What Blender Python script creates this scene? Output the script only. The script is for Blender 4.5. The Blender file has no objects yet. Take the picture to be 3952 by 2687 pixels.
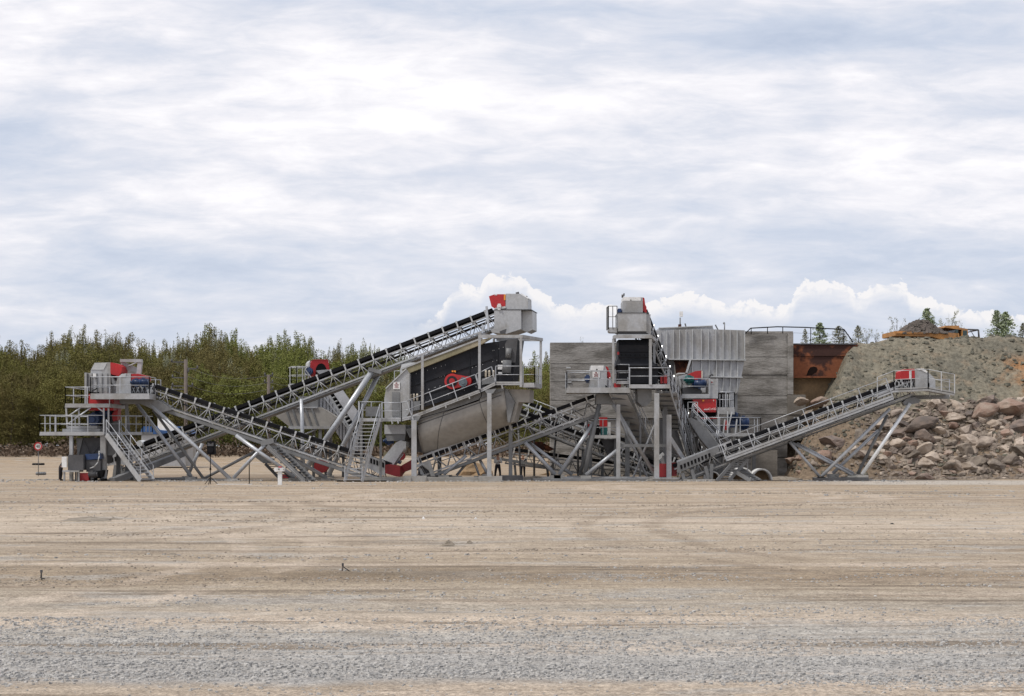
import bpy, math, random
import numpy as np
from mathutils import Vector, noise as mnoise
sc = bpy.context.scene
COL = sc.collection
R = math.radians
random.seed(7)
# ---------------------------------------------------------------- camera
F, CX, HY, HC = 5490.0, 1976.0, 1718.0, 2.4      # focal length in photo pixels, centre column, horizon row, eye height (m)
cam = bpy.data.cameras.new("camera"); cam.lens = 36*F/3952; cam.sensor_width = 36
cam.shift_y = (HY-1343.5)/3952; cam.clip_end = 3000; cam.clip_start = 0.5
co = bpy.data.objects.new("camera", cam); co.location = (0, 0, HC); co.rotation_euler = (R(90), 0, 0)
COL.objects.link(co); sc.camera = co
sc.view_settings.view_transform = 'Standard'; sc.view_settings.look = 'None'
sc.view_settings.exposure = 0.12; sc.view_settings.gamma = 1
# ---------------------------------------------------------------- node helper
class NT:
    def __init__(s, tree): s.t = tree; s.t.nodes.clear()
    def n(s, typ, ins=None, **kw):
        nd = s.t.nodes.new(typ)
        for k, v in kw.items(): setattr(nd, k, v)
        for k, v in (ins or {}).items():
            sock = nd.inputs[k]
            if isinstance(v, bpy.types.NodeSocket): s.t.links.new(v, sock)
            elif isinstance(v, (tuple, list)) and sock.type == 'RGBA' and len(v) == 3: sock.default_value = (*v, 1)
            else: sock.default_value = v
        return nd
    def m(s, op, a, b=0.0, c=0.0, clamp=False):
        nd = s.n('ShaderNodeMath', {0: a, 1: b, 2: c}, operation=op); nd.use_clamp = clamp
        return nd.outputs[0]
    def mix(s, f, a, b, mode='MIX'):
        nd = s.n('ShaderNodeMix', None, data_type='RGBA', blend_type=mode)
        for i, v in ((0, f), (6, a), (7, b)):
            if isinstance(v, bpy.types.NodeSocket): s.t.links.new(v, nd.inputs[i])
            else: nd.inputs[i].default_value = (*v, 1) if isinstance(v, (tuple, list)) and len(v) == 3 else v
        return nd.outputs[2]
    def noise(s, vec, scale, detail=4, rough=0.55, dist=0.0):
        return s.n('ShaderNodeTexNoise', {'Vector': vec, 'Scale': scale, 'Detail': detail, 'Roughness': rough, 'Distortion': dist}).outputs[0]
    def step(s, v, lo, hi):
        nd = s.n('ShaderNodeMapRange', {0: v, 1: lo, 2: hi, 3: 0.0, 4: 1.0}, interpolation_type='SMOOTHSTEP')
        return nd.outputs[0]
    def ramp(s, v, stops):
        nd = s.n('ShaderNodeValToRGB', {0: v}); e = nd.color_ramp.elements
        while len(e) < len(stops): e.new(0.5)
        for el, (p, c) in zip(e, stops): el.position = p; el.color = (*c, 1)
        return nd.outputs[0]
# ---------------------------------------------------------------- sky (overcast, layered cloud, cumulus low down)
SUN_EL, SUN_AZ = R(58), R(238)      # azimuth clockwise from north (+Y): behind the camera, to the left
w = bpy.data.worlds.new("World"); sc.world = w; w.use_nodes = True
t = NT(w.node_tree)
sky = t.n('ShaderNodeTexSky', sky_type='NISHITA', sun_disc=False, sun_elevation=SUN_EL, sun_rotation=SUN_AZ, air_density=1.0, dust_density=2.0)
gen = t.n('ShaderNodeTexCoord').outputs['Generated']
sp = t.n('ShaderNodeSeparateXYZ', {0: gen})
X, Y, Z = sp.outputs
ya = t.m('MAXIMUM', t.m('ABSOLUTE', Y), 0.12)
az = t.m('DIVIDE', X, ya); el = t.m('DIVIDE', t.m('MAXIMUM', Z, 0.0), ya)
v = t.m('DIVIDE', 1.0, t.m('ADD', el, 0.075)); u = t.m('MULTIPLY', az, v)
vec = t.n('ShaderNodeCombineXYZ', {0: t.m('MULTIPLY', u, 1.1), 1: t.m('MULTIPLY', v, 0.9), 2: 3.1}).outputs[0]
n1 = t.noise(vec, 0.8, 8, 0.58, 0.35)
vec2 = t.n('ShaderNodeCombineXYZ', {0: t.m('MULTIPLY', az, 7.0), 1: t.m('MULTIPLY', el, 24.0), 2: 8.3}).outputs[0]
n2 = t.noise(vec2, 1.0, 8, 0.6, 0.25)
vec3 = t.n('ShaderNodeCombineXYZ', {0: t.m('MULTIPLY', az, 16.0), 1: t.m('MULTIPLY', el, 70.0), 2: 1.3}).outputs[0]
n3 = t.noise(vec3, 1.0, 6, 0.6, 0.5)
b = t.m('ADD', t.m('MULTIPLY', t.m('SUBTRACT', n1, 0.5), 0.9), t.m('MULTIPLY', t.m('SUBTRACT', n2, 0.5), 1.3))
b = t.m('ADD', b, t.m('MULTIPLY', t.m('SUBTRACT', n3, 0.5), 0.8))
b = t.m('ADD', b, 0.655)
def blob(px, py, sx, sy, k):
    a = t.m('DIVIDE', t.m('SUBTRACT', az, (px-CX)/F), sx/F); e = t.m('DIVIDE', t.m('SUBTRACT', el, (HY-py)/F), sy/F)
    q = t.m('ADD', t.m('MULTIPLY', a, a), t.m('MULTIPLY', e, e))
    return t.m('MULTIPLY', t.m('EXPONENT', t.m('MULTIPLY', q, -1.0)), k)
for bl in ((1150, 330, 800, 300, .36), (2700, 620, 1100, 220, .22), (3150, 140, 620, 95, -.5), (80, 480, 330, 170, -.32),
           (1050, 1010, 800, 120, -.4), (1500, 20, 600, 45, -.25), (3600, 1000, 700, 110, -.2), (300, 900, 500, 120, -.15), (2500, 1250, 2300, 130, -.34), (2500, 900, 900, 60, -.1)):
    b = t.m('ADD', b, blob(*bl))
b = t.m('MINIMUM', t.m('MAXIMUM', b, 0.0), 1.0)
cl = t.ramp(b, ((0.0, (.52, .59, .73)), (0.35, (.64, .695, .815)), (0.62, (.78, .80, .88)), (0.85, (.95, .935, .975)), (1.0, (1.05, 1.03, 1.05))))
# low cumulus: top outline as a function of direction
fc = t.n('ShaderNodeFloatCurve', {1: t.m('DIVIDE', t.m('ADD', az, 0.37), 0.74)})
cv = fc.mapping.curves[0]
prof = [(-60, 1290), (300, 1275), (900, 1290), (1480, 1270), (1700, 1210), (1740, 1115), (1800, 1098), (1845, 1112), (1880, 1068), (1950, 1062), (2030, 1072), (2045, 1110), (2100, 1135), (2180, 1175),
        (2330, 1172), (2400, 1195), (2500, 1165), (2570, 1150), (2640, 1130), (2720, 1140), (2790, 1165), (2900, 1165), (3020, 1180), (3070, 1120), (3110, 1090), (3190, 1085),
        (3280, 1105), (3310, 1140), (3360, 1105), (3430, 1083), (3490, 1095), (3520, 1140), (3620, 1160), (3750, 1195), (3990, 1215)]
pts = [(((x-CX)/F+.37)/.74, (HY-y)/F/0.13) for x, y in prof]
while len(cv.points) < len(pts): cv.points.new(0.5, 0.5)
for p_, q_ in zip(cv.points, pts): p_.location = q_
fc.mapping.update()
nc = t.noise(t.n('ShaderNodeCombineXYZ', {0: az, 1: el, 2: 0.0}).outputs[0], 85, 8, 0.62, 0.4)
h = t.m('ADD', t.m('MULTIPLY', fc.outputs[0], 0.13), t.m('MULTIPLY', t.m('SUBTRACT', nc, 0.5), 0.022))
d = t.m('SUBTRACT', h, el)
msk = t.m('MULTIPLY', t.step(d, -0.0006, 0.0014), t.m('SUBTRACT', 1.0, t.step(d, 0.0015, 0.0165)))
msk = t.m('MULTIPLY', msk, t.step(az, (1550-CX)/F, (1800-CX)/F))
msk = t.m('MULTIPLY', msk, t.m('ADD', t.step(nc, .38, .58), .5), clamp=True)
cl = t.mix(t.m('MULTIPLY', msk, 0.85), cl, (1.0, .965, .955))
lay = t.mix(1.0, cl, (9.4, 9.4, 9.4), 'MULTIPLY')
fin = t.mix(0.93, sky.outputs[0], lay)
bg = t.n('ShaderNodeBackground', {0: fin, 1: 0.1})
t.t.links.new(bg.outputs[0], t.n('ShaderNodeOutputWorld').inputs[0])
# ---------------------------------------------------------------- sun behind thin cloud
sl = bpy.data.lights.new("sun", 'SUN'); sl.energy = 2.6; sl.angle = R(10); sl.color = (1, .95, .88)
so = bpy.data.objects.new("sun", sl); COL.objects.link(so)
sd = Vector((math.sin(SUN_AZ)*math.cos(SUN_EL), math.cos(SUN_AZ)*math.cos(SUN_EL), math.sin(SUN_EL)))
so.rotation_euler = sd.to_track_quat('Z', 'Y').to_euler(); so.location = (0, 0, 60)
# ---------------------------------------------------------------- materials
def mat(name, c, rough=0.6, metal=0.0, c2=None, scale=1.5, stretch=(1, 1, 1), bump=0.0, bscale=12.0, rnd=0.0, sharp=(0.35, 0.65), spec=0.5):
    m = bpy.data.materials.new(name); m.use_nodes = True; t = NT(m.node_tree)
    geo = t.n('ShaderNodeNewGeometry').outputs['Position']
    mp = t.n('ShaderNodeMapping', {0: geo}); mp.inputs['Scale'].default_value = stretch
    f = t.step(t.noise(mp.outputs[0], scale, 6, 0.6), *sharp)
    c2 = c2 or tuple(x*0.82 for x in c)
    colr = t.mix(f, c, c2)
    fine = t.noise(geo, scale*9, 4, 0.6)
    colr = t.mix(1.0, colr, t.ramp(fine, ((0.3, (.86, .86, .86)), (0.7, (1.08, 1.08, 1.08)))), 'MULTIPLY')
    if rnd:
        oi = t.n('ShaderNodeObjectInfo').outputs['Random']
        colr = t.mix(1.0, colr, t.ramp(oi, ((0, (1-rnd, 1-rnd, 1-rnd*1.1)), (1, (1+rnd, 1+rnd*.95, 1+rnd*.9)))), 'MULTIPLY')
    bs = t.n('ShaderNodeBsdfPrincipled', {'Base Color': colr, 'Roughness': rough, 'Metallic': metal})
    bs.inputs['Specular IOR Level'].default_value = spec
    if bump:
        bn = t.noise(mp.outputs[0], bscale, 6, 0.65)
        t.t.links.new(t.n('ShaderNodeBump', {'Strength': bump, 'Distance': 0.05, 'Height': bn}).outputs[0], bs.inputs['Normal'])
    t.t.links.new(bs.outputs[0], t.n('ShaderNodeOutputMaterial').inputs[0])
    return m
M = {}
M['steel'] = mat('grey_painted_steel', (.37, .38, .395), .42, 0, (.275, .27, .26), .7, (1, 1, .6), sharp=(.42, .62))
M['tube'] = mat('grey_tube_steel', (.45, .47, .50), .32, .2, (.36, .375, .40), .8)
M['pale'] = mat('pale_painted_steel', (.48, .49, .50), .45, 0, (.39, .40, .40), .8)
M['white'] = mat('white_paint', (.78, .78, .77), .5)
M['dusty'] = mat('dusty_plate', (.335, .32, .295), .6, 0, (.27, .255, .235), .35, (1, 1, .5), .1, 4)
M['dark'] = mat('dark_steel', (.085, .085, .09), .6, 0, (.05, .05, .054), .8)
M['mid'] = mat('mid_grey_steel', (.19, .195, .20), .55, 0, (.135, .137, .14), .8)
M['rubber'] = mat('black_rubber', (.006, .006, .008), .7, 0, (.011, .011, .013), 1.0, spec=.12)
M['screenside'] = mat('dark_grey_side_plate', (.013, .015, .02), .6, 0, (.024, .025, .03), .7, spec=.2)
M['black'] = mat('black_void_paint', (.004, .004, .005), .8, spec=.2)
M['red'] = mat('red_paint', (.44, .014, .016), .45, 0, (.34, .012, .016), .8)
M['redd'] = mat('shaded_red_paint', (.25, .012, .016), .55, 0, (.17, .012, .014), .8)  # red paint with the shade on the low tail boxes put into its colour
M['blue'] = mat('blue_motor_paint', (.018, .045, .13), .4, 0, (.012, .03, .08), 1)
M['teal'] = mat('teal_paint', (.01, .12, .12), .4)
M['motor'] = mat('grey_blue_motor_paint', (.13, .17, .20), .4)
M['beige'] = mat('beige_dusty_edge', (.33, .29, .21), .8, 0, (.20, .18, .11), .6)
M['amber'] = mat('amber_plastic', (.8, .30, .03), .4)
M['roller'] = mat('cream_roller_steel', (.60, .54, .44), .5)
M['cream'] = M['roller']
M['concrete'] = mat('board_marked_concrete', (.30, .285, .265), .9, 0, (.15, .14, .125), .62, (.55, .55, 2.2), .9, 5, sharp=(.42, .62))
M['block'] = mat('grey_brown_concrete_block', (.21, .19, .165), .9, 0, (.15, .135, .115), .7, (.5, .5, 1.5), .4, 5)
M['foot'] = mat('pale_concrete_footing', (.36, .35, .33), .9, 0, (.24, .23, .21), .7, (1, 1, 1), .3, 8)
M['rust'] = mat('rusty_plate', (.23, .078, .034), .9, 0, (.05, .02, .015), .55, (1, 1, 1), .3, 6, sharp=(.45, .55))
M['scorch'] = mat('blackened_rust', (.02, .012, .01), .95, spec=.1)
M['earth'] = mat('tan_earth', (.30, .20, .11), .95, 0, (.19, .13, .075), 1.0, (1, 1, 1), .8, 3)
M['yellow'] = mat('orange_yellow_truck_paint', (.50, .24, .075), .7, 0, (.33, .17, .07), .9)
M['rock'] = mat('blasted_rock', (.31, .26, .215), .9, 0, (.16, .13, .11), 1.3, (1, 1, 1), .9, 5, rnd=.32)
M['rockg'] = mat('grey_green_rock', (.20, .19, .15), .9, 0, (.13, .125, .10), 1.5, (1, 1, 1), .6, 6, rnd=.25)
M['load'] = mat('dark_rubble_load', (.15, .125, .11), .95, 0, (.08, .07, .06), 2.5, (1, 1, 1), .9, 5)
M['glass'] = mat('dark_window_glass', (.03, .06, .06), .08, 0)
M['bark'] = mat('dark_bark', (.075, .06, .045), .9)
M['pole'] = mat('weathered_pole_concrete', (.14, .115, .10), .9)
M['skin'] = mat('skin', (.50, .28, .19), .6)
M['cloth_dark'] = mat('dark_cloth', (.025, .022, .028), .9)
M['cloth_white'] = mat('white_cloth', (.7, .7, .68), .9)
M['cloth_red'] = mat('dark_red_cloth', (.22, .02, .02), .9)
M['cloth_grey'] = mat('grey_cloth', (.12, .12, .13), .9)
M['hair'] = mat('brown_hair', (.06, .035, .02), .8)
M['cabin_blue'] = mat('blue_roof_sheet', (.025, .085, .24), .5)
M['tyre'] = mat('tyre_rubber', (.02, .02, .02), .9)
M['tanst'] = mat('tan_stone', (.40, .34, .27), .95, 0, (.20, .17, .14), 22, (1, 1, 1), .3, 20)
M['grit'] = mat('grey_crushed_stone', (.47, .45, .42), .95, 0, (.19, .19, .19), 22, (1, 1, 1), .3, 20, rnd=0)
M['shiny'] = mat('bright_galvanised_sheet', (.80, .82, .84), .3, .25)
M['panel'] = mat('light_side_panel_paint', (.60, .61, .63), .5)
def leafmat(name, c1, c2, c3, scale=.35):
    m = bpy.data.materials.new(name); m.use_nodes = True; t = NT(m.node_tree)
    geo = t.n('ShaderNodeNewGeometry').outputs['Position']; tc = t.n('ShaderNodeTexCoord').outputs['Object']
    f = t.step(t.noise(geo, scale*.28, 3, .5), .35, .65); g = t.step(t.noise(tc, 1.4, 5, .7), .35, .65)
    c = t.mix(f, c1, c2); c = t.mix(t.m('MULTIPLY', g, .6), c, c3)
    oi = t.n('ShaderNodeObjectInfo').outputs['Random']
    c = t.mix(1.0, c, t.ramp(oi, ((0, (.90, .88, .9)), (.5, (1, 1, 1)), (1, (1.08, 1.10, 1.03)))), 'MULTIPLY')
    bs = t.n('ShaderNodeBsdfPrincipled', {'Base Color': c, 'Roughness': .8}); bs.inputs['Specular IOR Level'].default_value = .15
    t.t.links.new(bs.outputs[0], t.n('ShaderNodeOutputMaterial').inputs[0]); return m
M['leaf'] = leafmat('spring_leaves', (.165, .158, .045), (.17, .14, .055), (.14, .125, .05))
M['leafg'] = leafmat('fresh_green_leaves', (.19, .215, .055), (.18, .19, .06), (.155, .155, .05))
M['conifer'] = leafmat('conifer_needles', (.26, .31, .19), (.29, .33, .21), (.20, .24, .15))
M['scrub'] = leafmat('brown_scrub_twigs', (.15, .11, .085), (.13, .095, .07), (.10, .075, .055))
M['bud'] = leafmat('pale_budding_leaves', (.33, .34, .24), (.25, .25, .17), (.2, .2, .13))
# ---------------------------------------------------------------- mesh builder
def tag(o, label=None, cat=None, group=None, kind=None):
    if label: o['label'] = label
    if cat: o['category'] = cat
    if group: o['group'] = group
    if kind: o['kind'] = kind
    return o
def thing(name, label, cat, loc=(0, 0, 0), group=None):
    o = bpy.data.objects.new(name, None); COL.objects.link(o); o.location = loc; o.empty_display_size = .3
    return tag(o, label, cat, group)
def rootloc(o):
    v = Vector((0, 0, 0))
    while o is not None: v += Vector(o.location); o = o.parent
    return v
class MB:
    def __init__(s): s.v = []; s.f = []; s.sm = []
    def add(s, vs, fs, smooth=False):
        k = len(s.v); s.v += [tuple(p) for p in vs]
        for i, f in enumerate(fs):
            s.f.append(tuple(k+j for j in f)); s.sm.append(smooth if isinstance(smooth, bool) else smooth[i])
        return s
    def prism(s, pts, vec):
        n = len(pts); pts = [Vector(p) for p in pts]; vec = Vector(vec)
        fs = [tuple(range(n)), tuple(range(2*n-1, n-1, -1))]+[(i, n+i, n+(i+1) % n, (i+1) % n) for i in range(n)]
        nrm = Vector((0, 0, 0))
        for i in range(n):
            a, b2 = pts[i], pts[(i+1) % n]; nrm += a.cross(b2)
        if nrm.dot(vec) > 0: fs = [tuple(reversed(f)) for f in fs]
        return s.add(pts+[p+vec for p in pts], fs)
    def box(s, a, b):
        x0, y0, z0 = [min(a[i], b[i]) for i in range(3)]; x1, y1, z1 = [max(a[i], b[i]) for i in range(3)]
        return s.prism([(x0, y0, z0), (x1, y0, z0), (x1, y0, z1), (x0, y0, z1)], (0, y1-y0, 0))
    def beam(s, p, q, w, h, up=(0, 0, 1)):
        p = Vector(p); q = Vector(q); d = (q-p)
        if d.length < 1e-5: return s
        d.normalize(); up = Vector(up)
        side = d.cross(up)
        if side.length < 1e-3: side = d.cross(Vector((0, 1, 0)))
        if side.length < 1e-3: side = d.cross(Vector((1, 0, 0)))
        side.normalize(); u2 = side.cross(d).normalized()
        a = side*w/2; b = u2*h/2
        return s.prism([p-a-b, p+a-b, p+a+b, p-a+b], q-p)
    def tube(s, p, q, r, n=6, r2=None):
        p = Vector(p); q = Vector(q); d = (q-p)
        if d.length < 1e-5: return s
        d.normalize(); a = d.orthogonal().normalized(); b = d.cross(a); r2 = r if r2 is None else r2
        vs = []
        for c, rr in ((p, r), (q, r2)):
            for i in range(n):
                th = 2*math.pi*i/n; vs.append(c+a*(math.cos(th)*rr)+b*(math.sin(th)*rr))
        fs = [(i, (i+1) % n, n+(i+1) % n, n+i) for i in range(n)]+[tuple(range(n-1, -1, -1)), tuple(range(n, 2*n))]
        return s.add(vs, fs, [True]*n+[False, False])
    def path(s, ps, r, n=6):
        for a, b in zip(ps, ps[1:]): s.tube(a, b, r, n)
        return s
    def build(s, name, m, parent=None, origin=None, **kw):
        me = bpy.data.meshes.new(name); off = rootloc(parent) if parent is not None else Vector(origin) if origin else None
        V = np.array(s.v, dtype=np.float64)
        if off is None:
            off = Vector(((V[:, 0].min()+V[:, 0].max())/2, (V[:, 1].min()+V[:, 1].max())/2, V[:, 2].min()))
        V = V-np.array(off)
        me.from_pydata(V.tolist(), [], s.f); me.polygons.foreach_set('use_smooth', s.sm)
        me.materials.append(M[m] if isinstance(m, str) else m); me.update()
        o = bpy.data.objects.new(name, me); COL.objects.link(o)
        if parent is not None: o.parent = parent
        else: o.location = off
        return tag(o, **kw)
# ---------------------------------------------------------------- picture planes: turn a photo pixel into a point on a vertical plane
def W(px, py, Y): return Vector(((px-CX)/F*Y, Y, HC+(HY-py)/F*Y))
class PL:
    def __init__(s, px0, Y0, yaw=0.0):
        s.P0 = W(px0, HY, Y0); y = R(yaw); s.n = Vector((math.sin(y), math.cos(y), 0)); s.u = Vector((math.cos(y), -math.sin(y), 0))
        s.k = s.P0.dot(s.n); s.args = (px0, Y0, yaw)
    def __call__(s, px, py, d=0.0):
        r = Vector(((px-CX)/F, 1, 0)); tt = s.k/r.dot(s.n)
        return Vector((r.x*tt, tt, HC+(HY-py)/F*tt))+s.n*d
    def back(s, d):
        p = PL.__new__(PL); p.n = s.n; p.u = s.u; p.k = s.k+d; p.P0 = s.P0+s.n*d; return p
def Z0(p): return Vector((p.x, p.y, 0))
def pbox(mb, pl, x0, y0, x1, y1, depth, d=0.0):
    return mb.prism([pl(x0, y0, d), pl(x1, y0, d), pl(x1, y1, d), pl(x0, y1, d)], pl.n*depth)
def ppoly(mb, pl, pts, depth, d=0.0):
    return mb.prism([pl(x, y, d) for x, y in pts], pl.n*depth)
def part(name, m, parent, fn, **kw):
    mb = MB(); fn(mb); return mb.build(name, m, parent, **kw)
def P_box(name, m, parent, pl, x0, y0, x1, y1, depth, d=0.0, **kw):
    return pbox(MB(), pl, x0, y0, x1, y1, depth, d).build(name, m, parent, **kw)
def P_poly(name, m, parent, pl, pts, depth, d=0.0, **kw):
    return ppoly(MB(), pl, pts, depth, d).build(name, m, parent, **kw)
def P_tube(name, m, parent, p, q, r, n=10, **kw):
    return MB().tube(p, q, r, n).build(name, m, parent, **kw)
def P_beam(name, m, parent, p, q, w, h, up=(0, 0, 1), **kw):
    return MB().beam(p, q, w, h, up).build(name, m, parent, **kw)
# ---------------------------------------------------------------- shared builders
def rail(mb, ps, h=1.1, up=Vector((0, 0, 1)), step=1.5, r=.028, mids=(.5,), ends=True):
    up = Vector(up).normalized()
    for a, b in zip(ps, ps[1:]):
        a = Vector(a); b = Vector(b); mb.tube(a+up*h, b+up*h, r, 5)
        for k in mids: mb.tube(a+up*h*k, b+up*h*k, r*.8, 5)
        n = max(1, round((b-a).length/step))
        for i in range(n+1):
            p = a.lerp(b, i/n); mb.beam(p-up*.12, p+up*h, .055, .055, (0, 1, 0))
def railing(parent, ps, m='tube', **kw):
    mb = MB(); rail(mb, ps, **kw); return mb.build('railing', m, parent)
def platform(parent, pl, x0, x1, ytop, depth, th=.22, d=0.0, m='steel', rails='fl', h=1.1, step=1.5, mids=(.5,), x1b=None):
    """deck with a channel edge; the top of the edge at photo row ytop"""
    a, b = pl(x0, ytop, d), pl(x1, ytop, d); n = pl.n*depth
    zt = (a.z+b.z)/2; a.z = zt; b.z = zt
    mb = MB(); e = Vector((0, 0, th))
    mb.prism([a-e*.75, b-e*.75, b-e*.75+n, a-e*.75+n], e*.25)
    o = mb.build('deck', 'mid', parent)
    mb = MB()
    for p, q in ((a, b), (a+n, b+n), (a, a+n), (b, b+n)):
        mb.beam(p-e*.5, q-e*.5, .06, th)
    mb.build('edge_channel', m, o)
    c = [a, b, b+n, a+n]; runs = {'f': (0, 1), 'r': (1, 2), 'b': (2, 3), 'l': (3, 0)}
    for k in rails: railing(o, [c[runs[k][0]], c[runs[k][1]]], h=h, step=step, mids=mids)
    return o
def stairs(parent, top, bot, wv, n, m='steel', rails=True, sw=.22, solid=False, h=1.0, name='stairs', railm='tube'):
    """flight between two points (front edge), width along wv"""
    top = Vector(top); bot = Vector(bot); wv = Vector(wv)
    st = MB().beam(top, bot, .06, sw).build(name, m, parent)
    MB().beam(top+wv, bot+wv, .06, sw).build('stringer', m, st)
    run = (bot-top); hd = Vector((run.x, run.y, 0)); hd = hd.normalized() if hd.length > .01 else Vector((1, 0, 0))
    for i in range(n):
        p = top.lerp(bot, (i+.6)/n); e = hd*.13
        MB().prism([p-e, p+e, p+e+wv, p-e+wv], (0, 0, .045)).build('tread', m, st)
    if solid:
        MB().beam(top+wv/2-Vector((0, 0, sw*.7)), bot+wv/2-Vector((0, 0, sw*.7)), wv.length*.96, .03).build('underside_plate', 'steel', st)
        mb = MB(); q = Vector((0, 0, sw*.7+.06))
        for i in range(n//2+1): p = top.lerp(bot, (i+.5)/(n//2+1)); mb.beam(p-q, p+wv-q, .07, .09)
        mb.build('rib', 'dark', st)
    if rails:
        for o2 in (Vector((0, 0, 0)), wv):
            mb = MB(); rail(mb, [top+o2, bot+o2], h=h, step=1.6); mb.build('handrail', railm, st)
    return st
def leg(parent, p, q, r=.11, m='tube', name='support_leg', foot=True, n=10):
    p = Vector(p); q = Vector(q)
    o = MB().tube(p, q, r, n).build(name, m, parent)
    if foot and q.z > .02:
        MB().box((q.x-.35, q.y-.3, 0), (q.x+.35, q.y+.3, max(.08, q.z-.04))).build('foot_block', 'foot', o)
    return o
def motor(parent, c, ax, r=.25, L=.6, m='blue', name='motor'):
    c = Vector(c); ax = Vector(ax).normalized(); mb = MB()
    mb.tube(c-ax*L/2, c+ax*L/2, r, 14); mb.tube(c+ax*L/2, c+ax*(L/2+.1), r*.85, 12); mb.tube(c-ax*(L/2+.14), c-ax*L/2, r*.5, 10)
    for k in range(7):
        q = c-ax*L*.4+ax*L*.8*k/6; mb.tube(q-ax*.01, q+ax*.01, r*1.09, 14)
    mb.box((c.x-.1, c.y-.1, c.z-r-.1), (c.x+.1, c.y+.1, c.z-r*.9)); mb.box((c.x-.1, c.y-r*.8, c.z+r*.7), (c.x+.1, c.y, c.z+r*1.25))
    return mb.build(name, m, parent)
def conveyor(name, label, tail, head, width=1.0, th=.82, pitch=1.02, brk='pale', group='belt conveyors of the crushing plant', truss='steel', plate=None, walk=None, nb=None, skirt=None, trough=.27, far=True, rollers=True):
    """tail/head: near-side points on the belt's lower edge line"""
    tail = Vector(tail); head = Vector(head); a = (head-tail); L = a.length; a.normalize()
    s = a.cross(Vector((0, 0, 1))); s.normalize()
    if s.y < 0: s = -s
    up = s.cross(a)
    if up.z < 0: up = -up
    root = thing(name, label, 'conveyor', Z0(tail), group)
    W_ = s*width
    # belt: trough on top, return strand below
    mb = MB(); cs = [(0, trough), (.27, .05), (.73, .05), (1, trough)]
    for (u0, h0), (u1, h1) in zip(cs, cs[1:]):
        p0 = tail+W_*u0+up*h0; p1 = tail+W_*u1+up*h1
        mb.prism([p0, p1, p1+up*.035, p0+up*.035], a*L)
    mb.prism([tail+up*(trough-.2), tail+up*(trough+.02), tail+up*(trough+.02)-s*.03, tail+up*(trough-.2)-s*.03], a*L)
    p0 = tail+W_*.1-up*.42; mb.prism([p0, p0+W_*.8, p0+W_*.8+up*.04, p0+up*.04], a*L)
    belt = mb.build('belt', 'rubber', root)
    # truss
    mb = MB(); t0 = tail-up*.1; tb = t0-up*th
    sides = [Vector((0, 0, 0)), W_] if far else [Vector((0, 0, 0))]
    n = max(2, int(L/pitch)); ds = L/n
    for o2 in sides:
        mb.beam(t0+o2, t0+o2+a*L, .07, .09, up); mb.beam(tb+o2, tb+o2+a*L, .08, .11, up)
        for i in range(n):
            pt = t0+o2+a*ds*(i+.5); c = .03
            mb.tube(pt, tb+o2+a*ds*i, c, 5); mb.tube(pt, tb+o2+a*ds*(i+1), c, 5); mb.tube(pt, tb+o2+a*ds*(i+.62), c*.8, 4)
    for i in range(n+1):
        mb.tube(tb+a*ds*i, tb+W_+a*ds*i, .03, 4)
        if i < n: mb.tube(tb+a*ds*i, tb+W_+a*ds*(i+1), .022, 4); mb.tube(t0+a*ds*(i+.5), t0+W_+a*ds*(i+.5), .03, 4)
    mb.build('truss', truss, root)
    if plate:
        mb = MB(); mb.prism([tb-up*.1, tb-up*.1-up*plate, tb-up*(.1+plate)+s*.05, tb-up*.1+s*.05], a*L)
        mb.prism([tb-up*(.1+plate), tb-up*(.1+plate)+W_, tb-up*(.07+plate)+W_, tb-up*(.07+plate)], a*L); mb.build('bottom_plate', 'mid', root)
    if brk:
        for i in range(n):
            c = tail+a*ds*(i+.5); mb = MB()
            mb.beam(c-s*.05-up*.06, c+W_+s*.05-up*.06, .06, .06, a)
            for o2, sg in ((-s*.05, 1), (W_+s*.05, -1)):
                mb.beam(c+o2-up*.1, c+o2+up*(trough-.02), .07, .09, a); mb.beam(c+o2+up*(trough-.08), c+o2+up*(trough+.07), .1, .12, a)
            b_ = mb.build('idler_bracket', brk, root)
            if rollers:
                r_ = MB(); r_.tube(c+W_*.15-up*.38+s*0, c+W_*.85-up*.38, .06, 6) if i % 2 else r_.tube(c+W_*.27+up*.0, c+W_*.73+up*.0, .055, 6)
                r_.build('roller', 'roller', b_)
    if skirt:
        k0, k1 = skirt; p0 = tail+a*L*k0-s*.09+up*.05; p1 = tail+a*L*k1-s*.09+up*.05
        mb = MB(); mb.prism([p0+up*trough, p0+up*(trough+.12), p0+up*(trough+.12)+s*.05, p0+up*trough+s*.05], p1-p0)
        k = int((p1-p0).length/.42)
        for i in range(k+1):
            q = p0.lerp(p1, i/k); mb.beam(q-up*.12, q+up*(.42 if i % 2 else .28), .05, .05, a)
        mb.build('skirt_board', 'steel', root)
    if walk:                                                  # walkway on the near side
        k0, k1, hgt, off = walk; q0 = tail+a*L*k0-s*off-up*.62; q1 = tail+a*L*k1-s*off-up*.62
        mb = MB(); mb.prism([q0-up*.15, q0+up*.15, q0+up*.15+s*.04, q0-up*.15+s*.04], q1-q0)
        mb.prism([q0-up*.02, q0-up*.02+s*(off-.05), q0+up*.01+s*(off-.05), q0+up*.01], q1-q0)
        wk = mb.build('walkway', 'steel', root)
        mb = MB(); rail(mb, [q0, q1], h=hgt, up=up, step=1.9, r=.022); mb.build('handrail', 'tube', wk)
    root['_ax'] = 0; del root['_ax']
    return root, a, s, up, L
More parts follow.
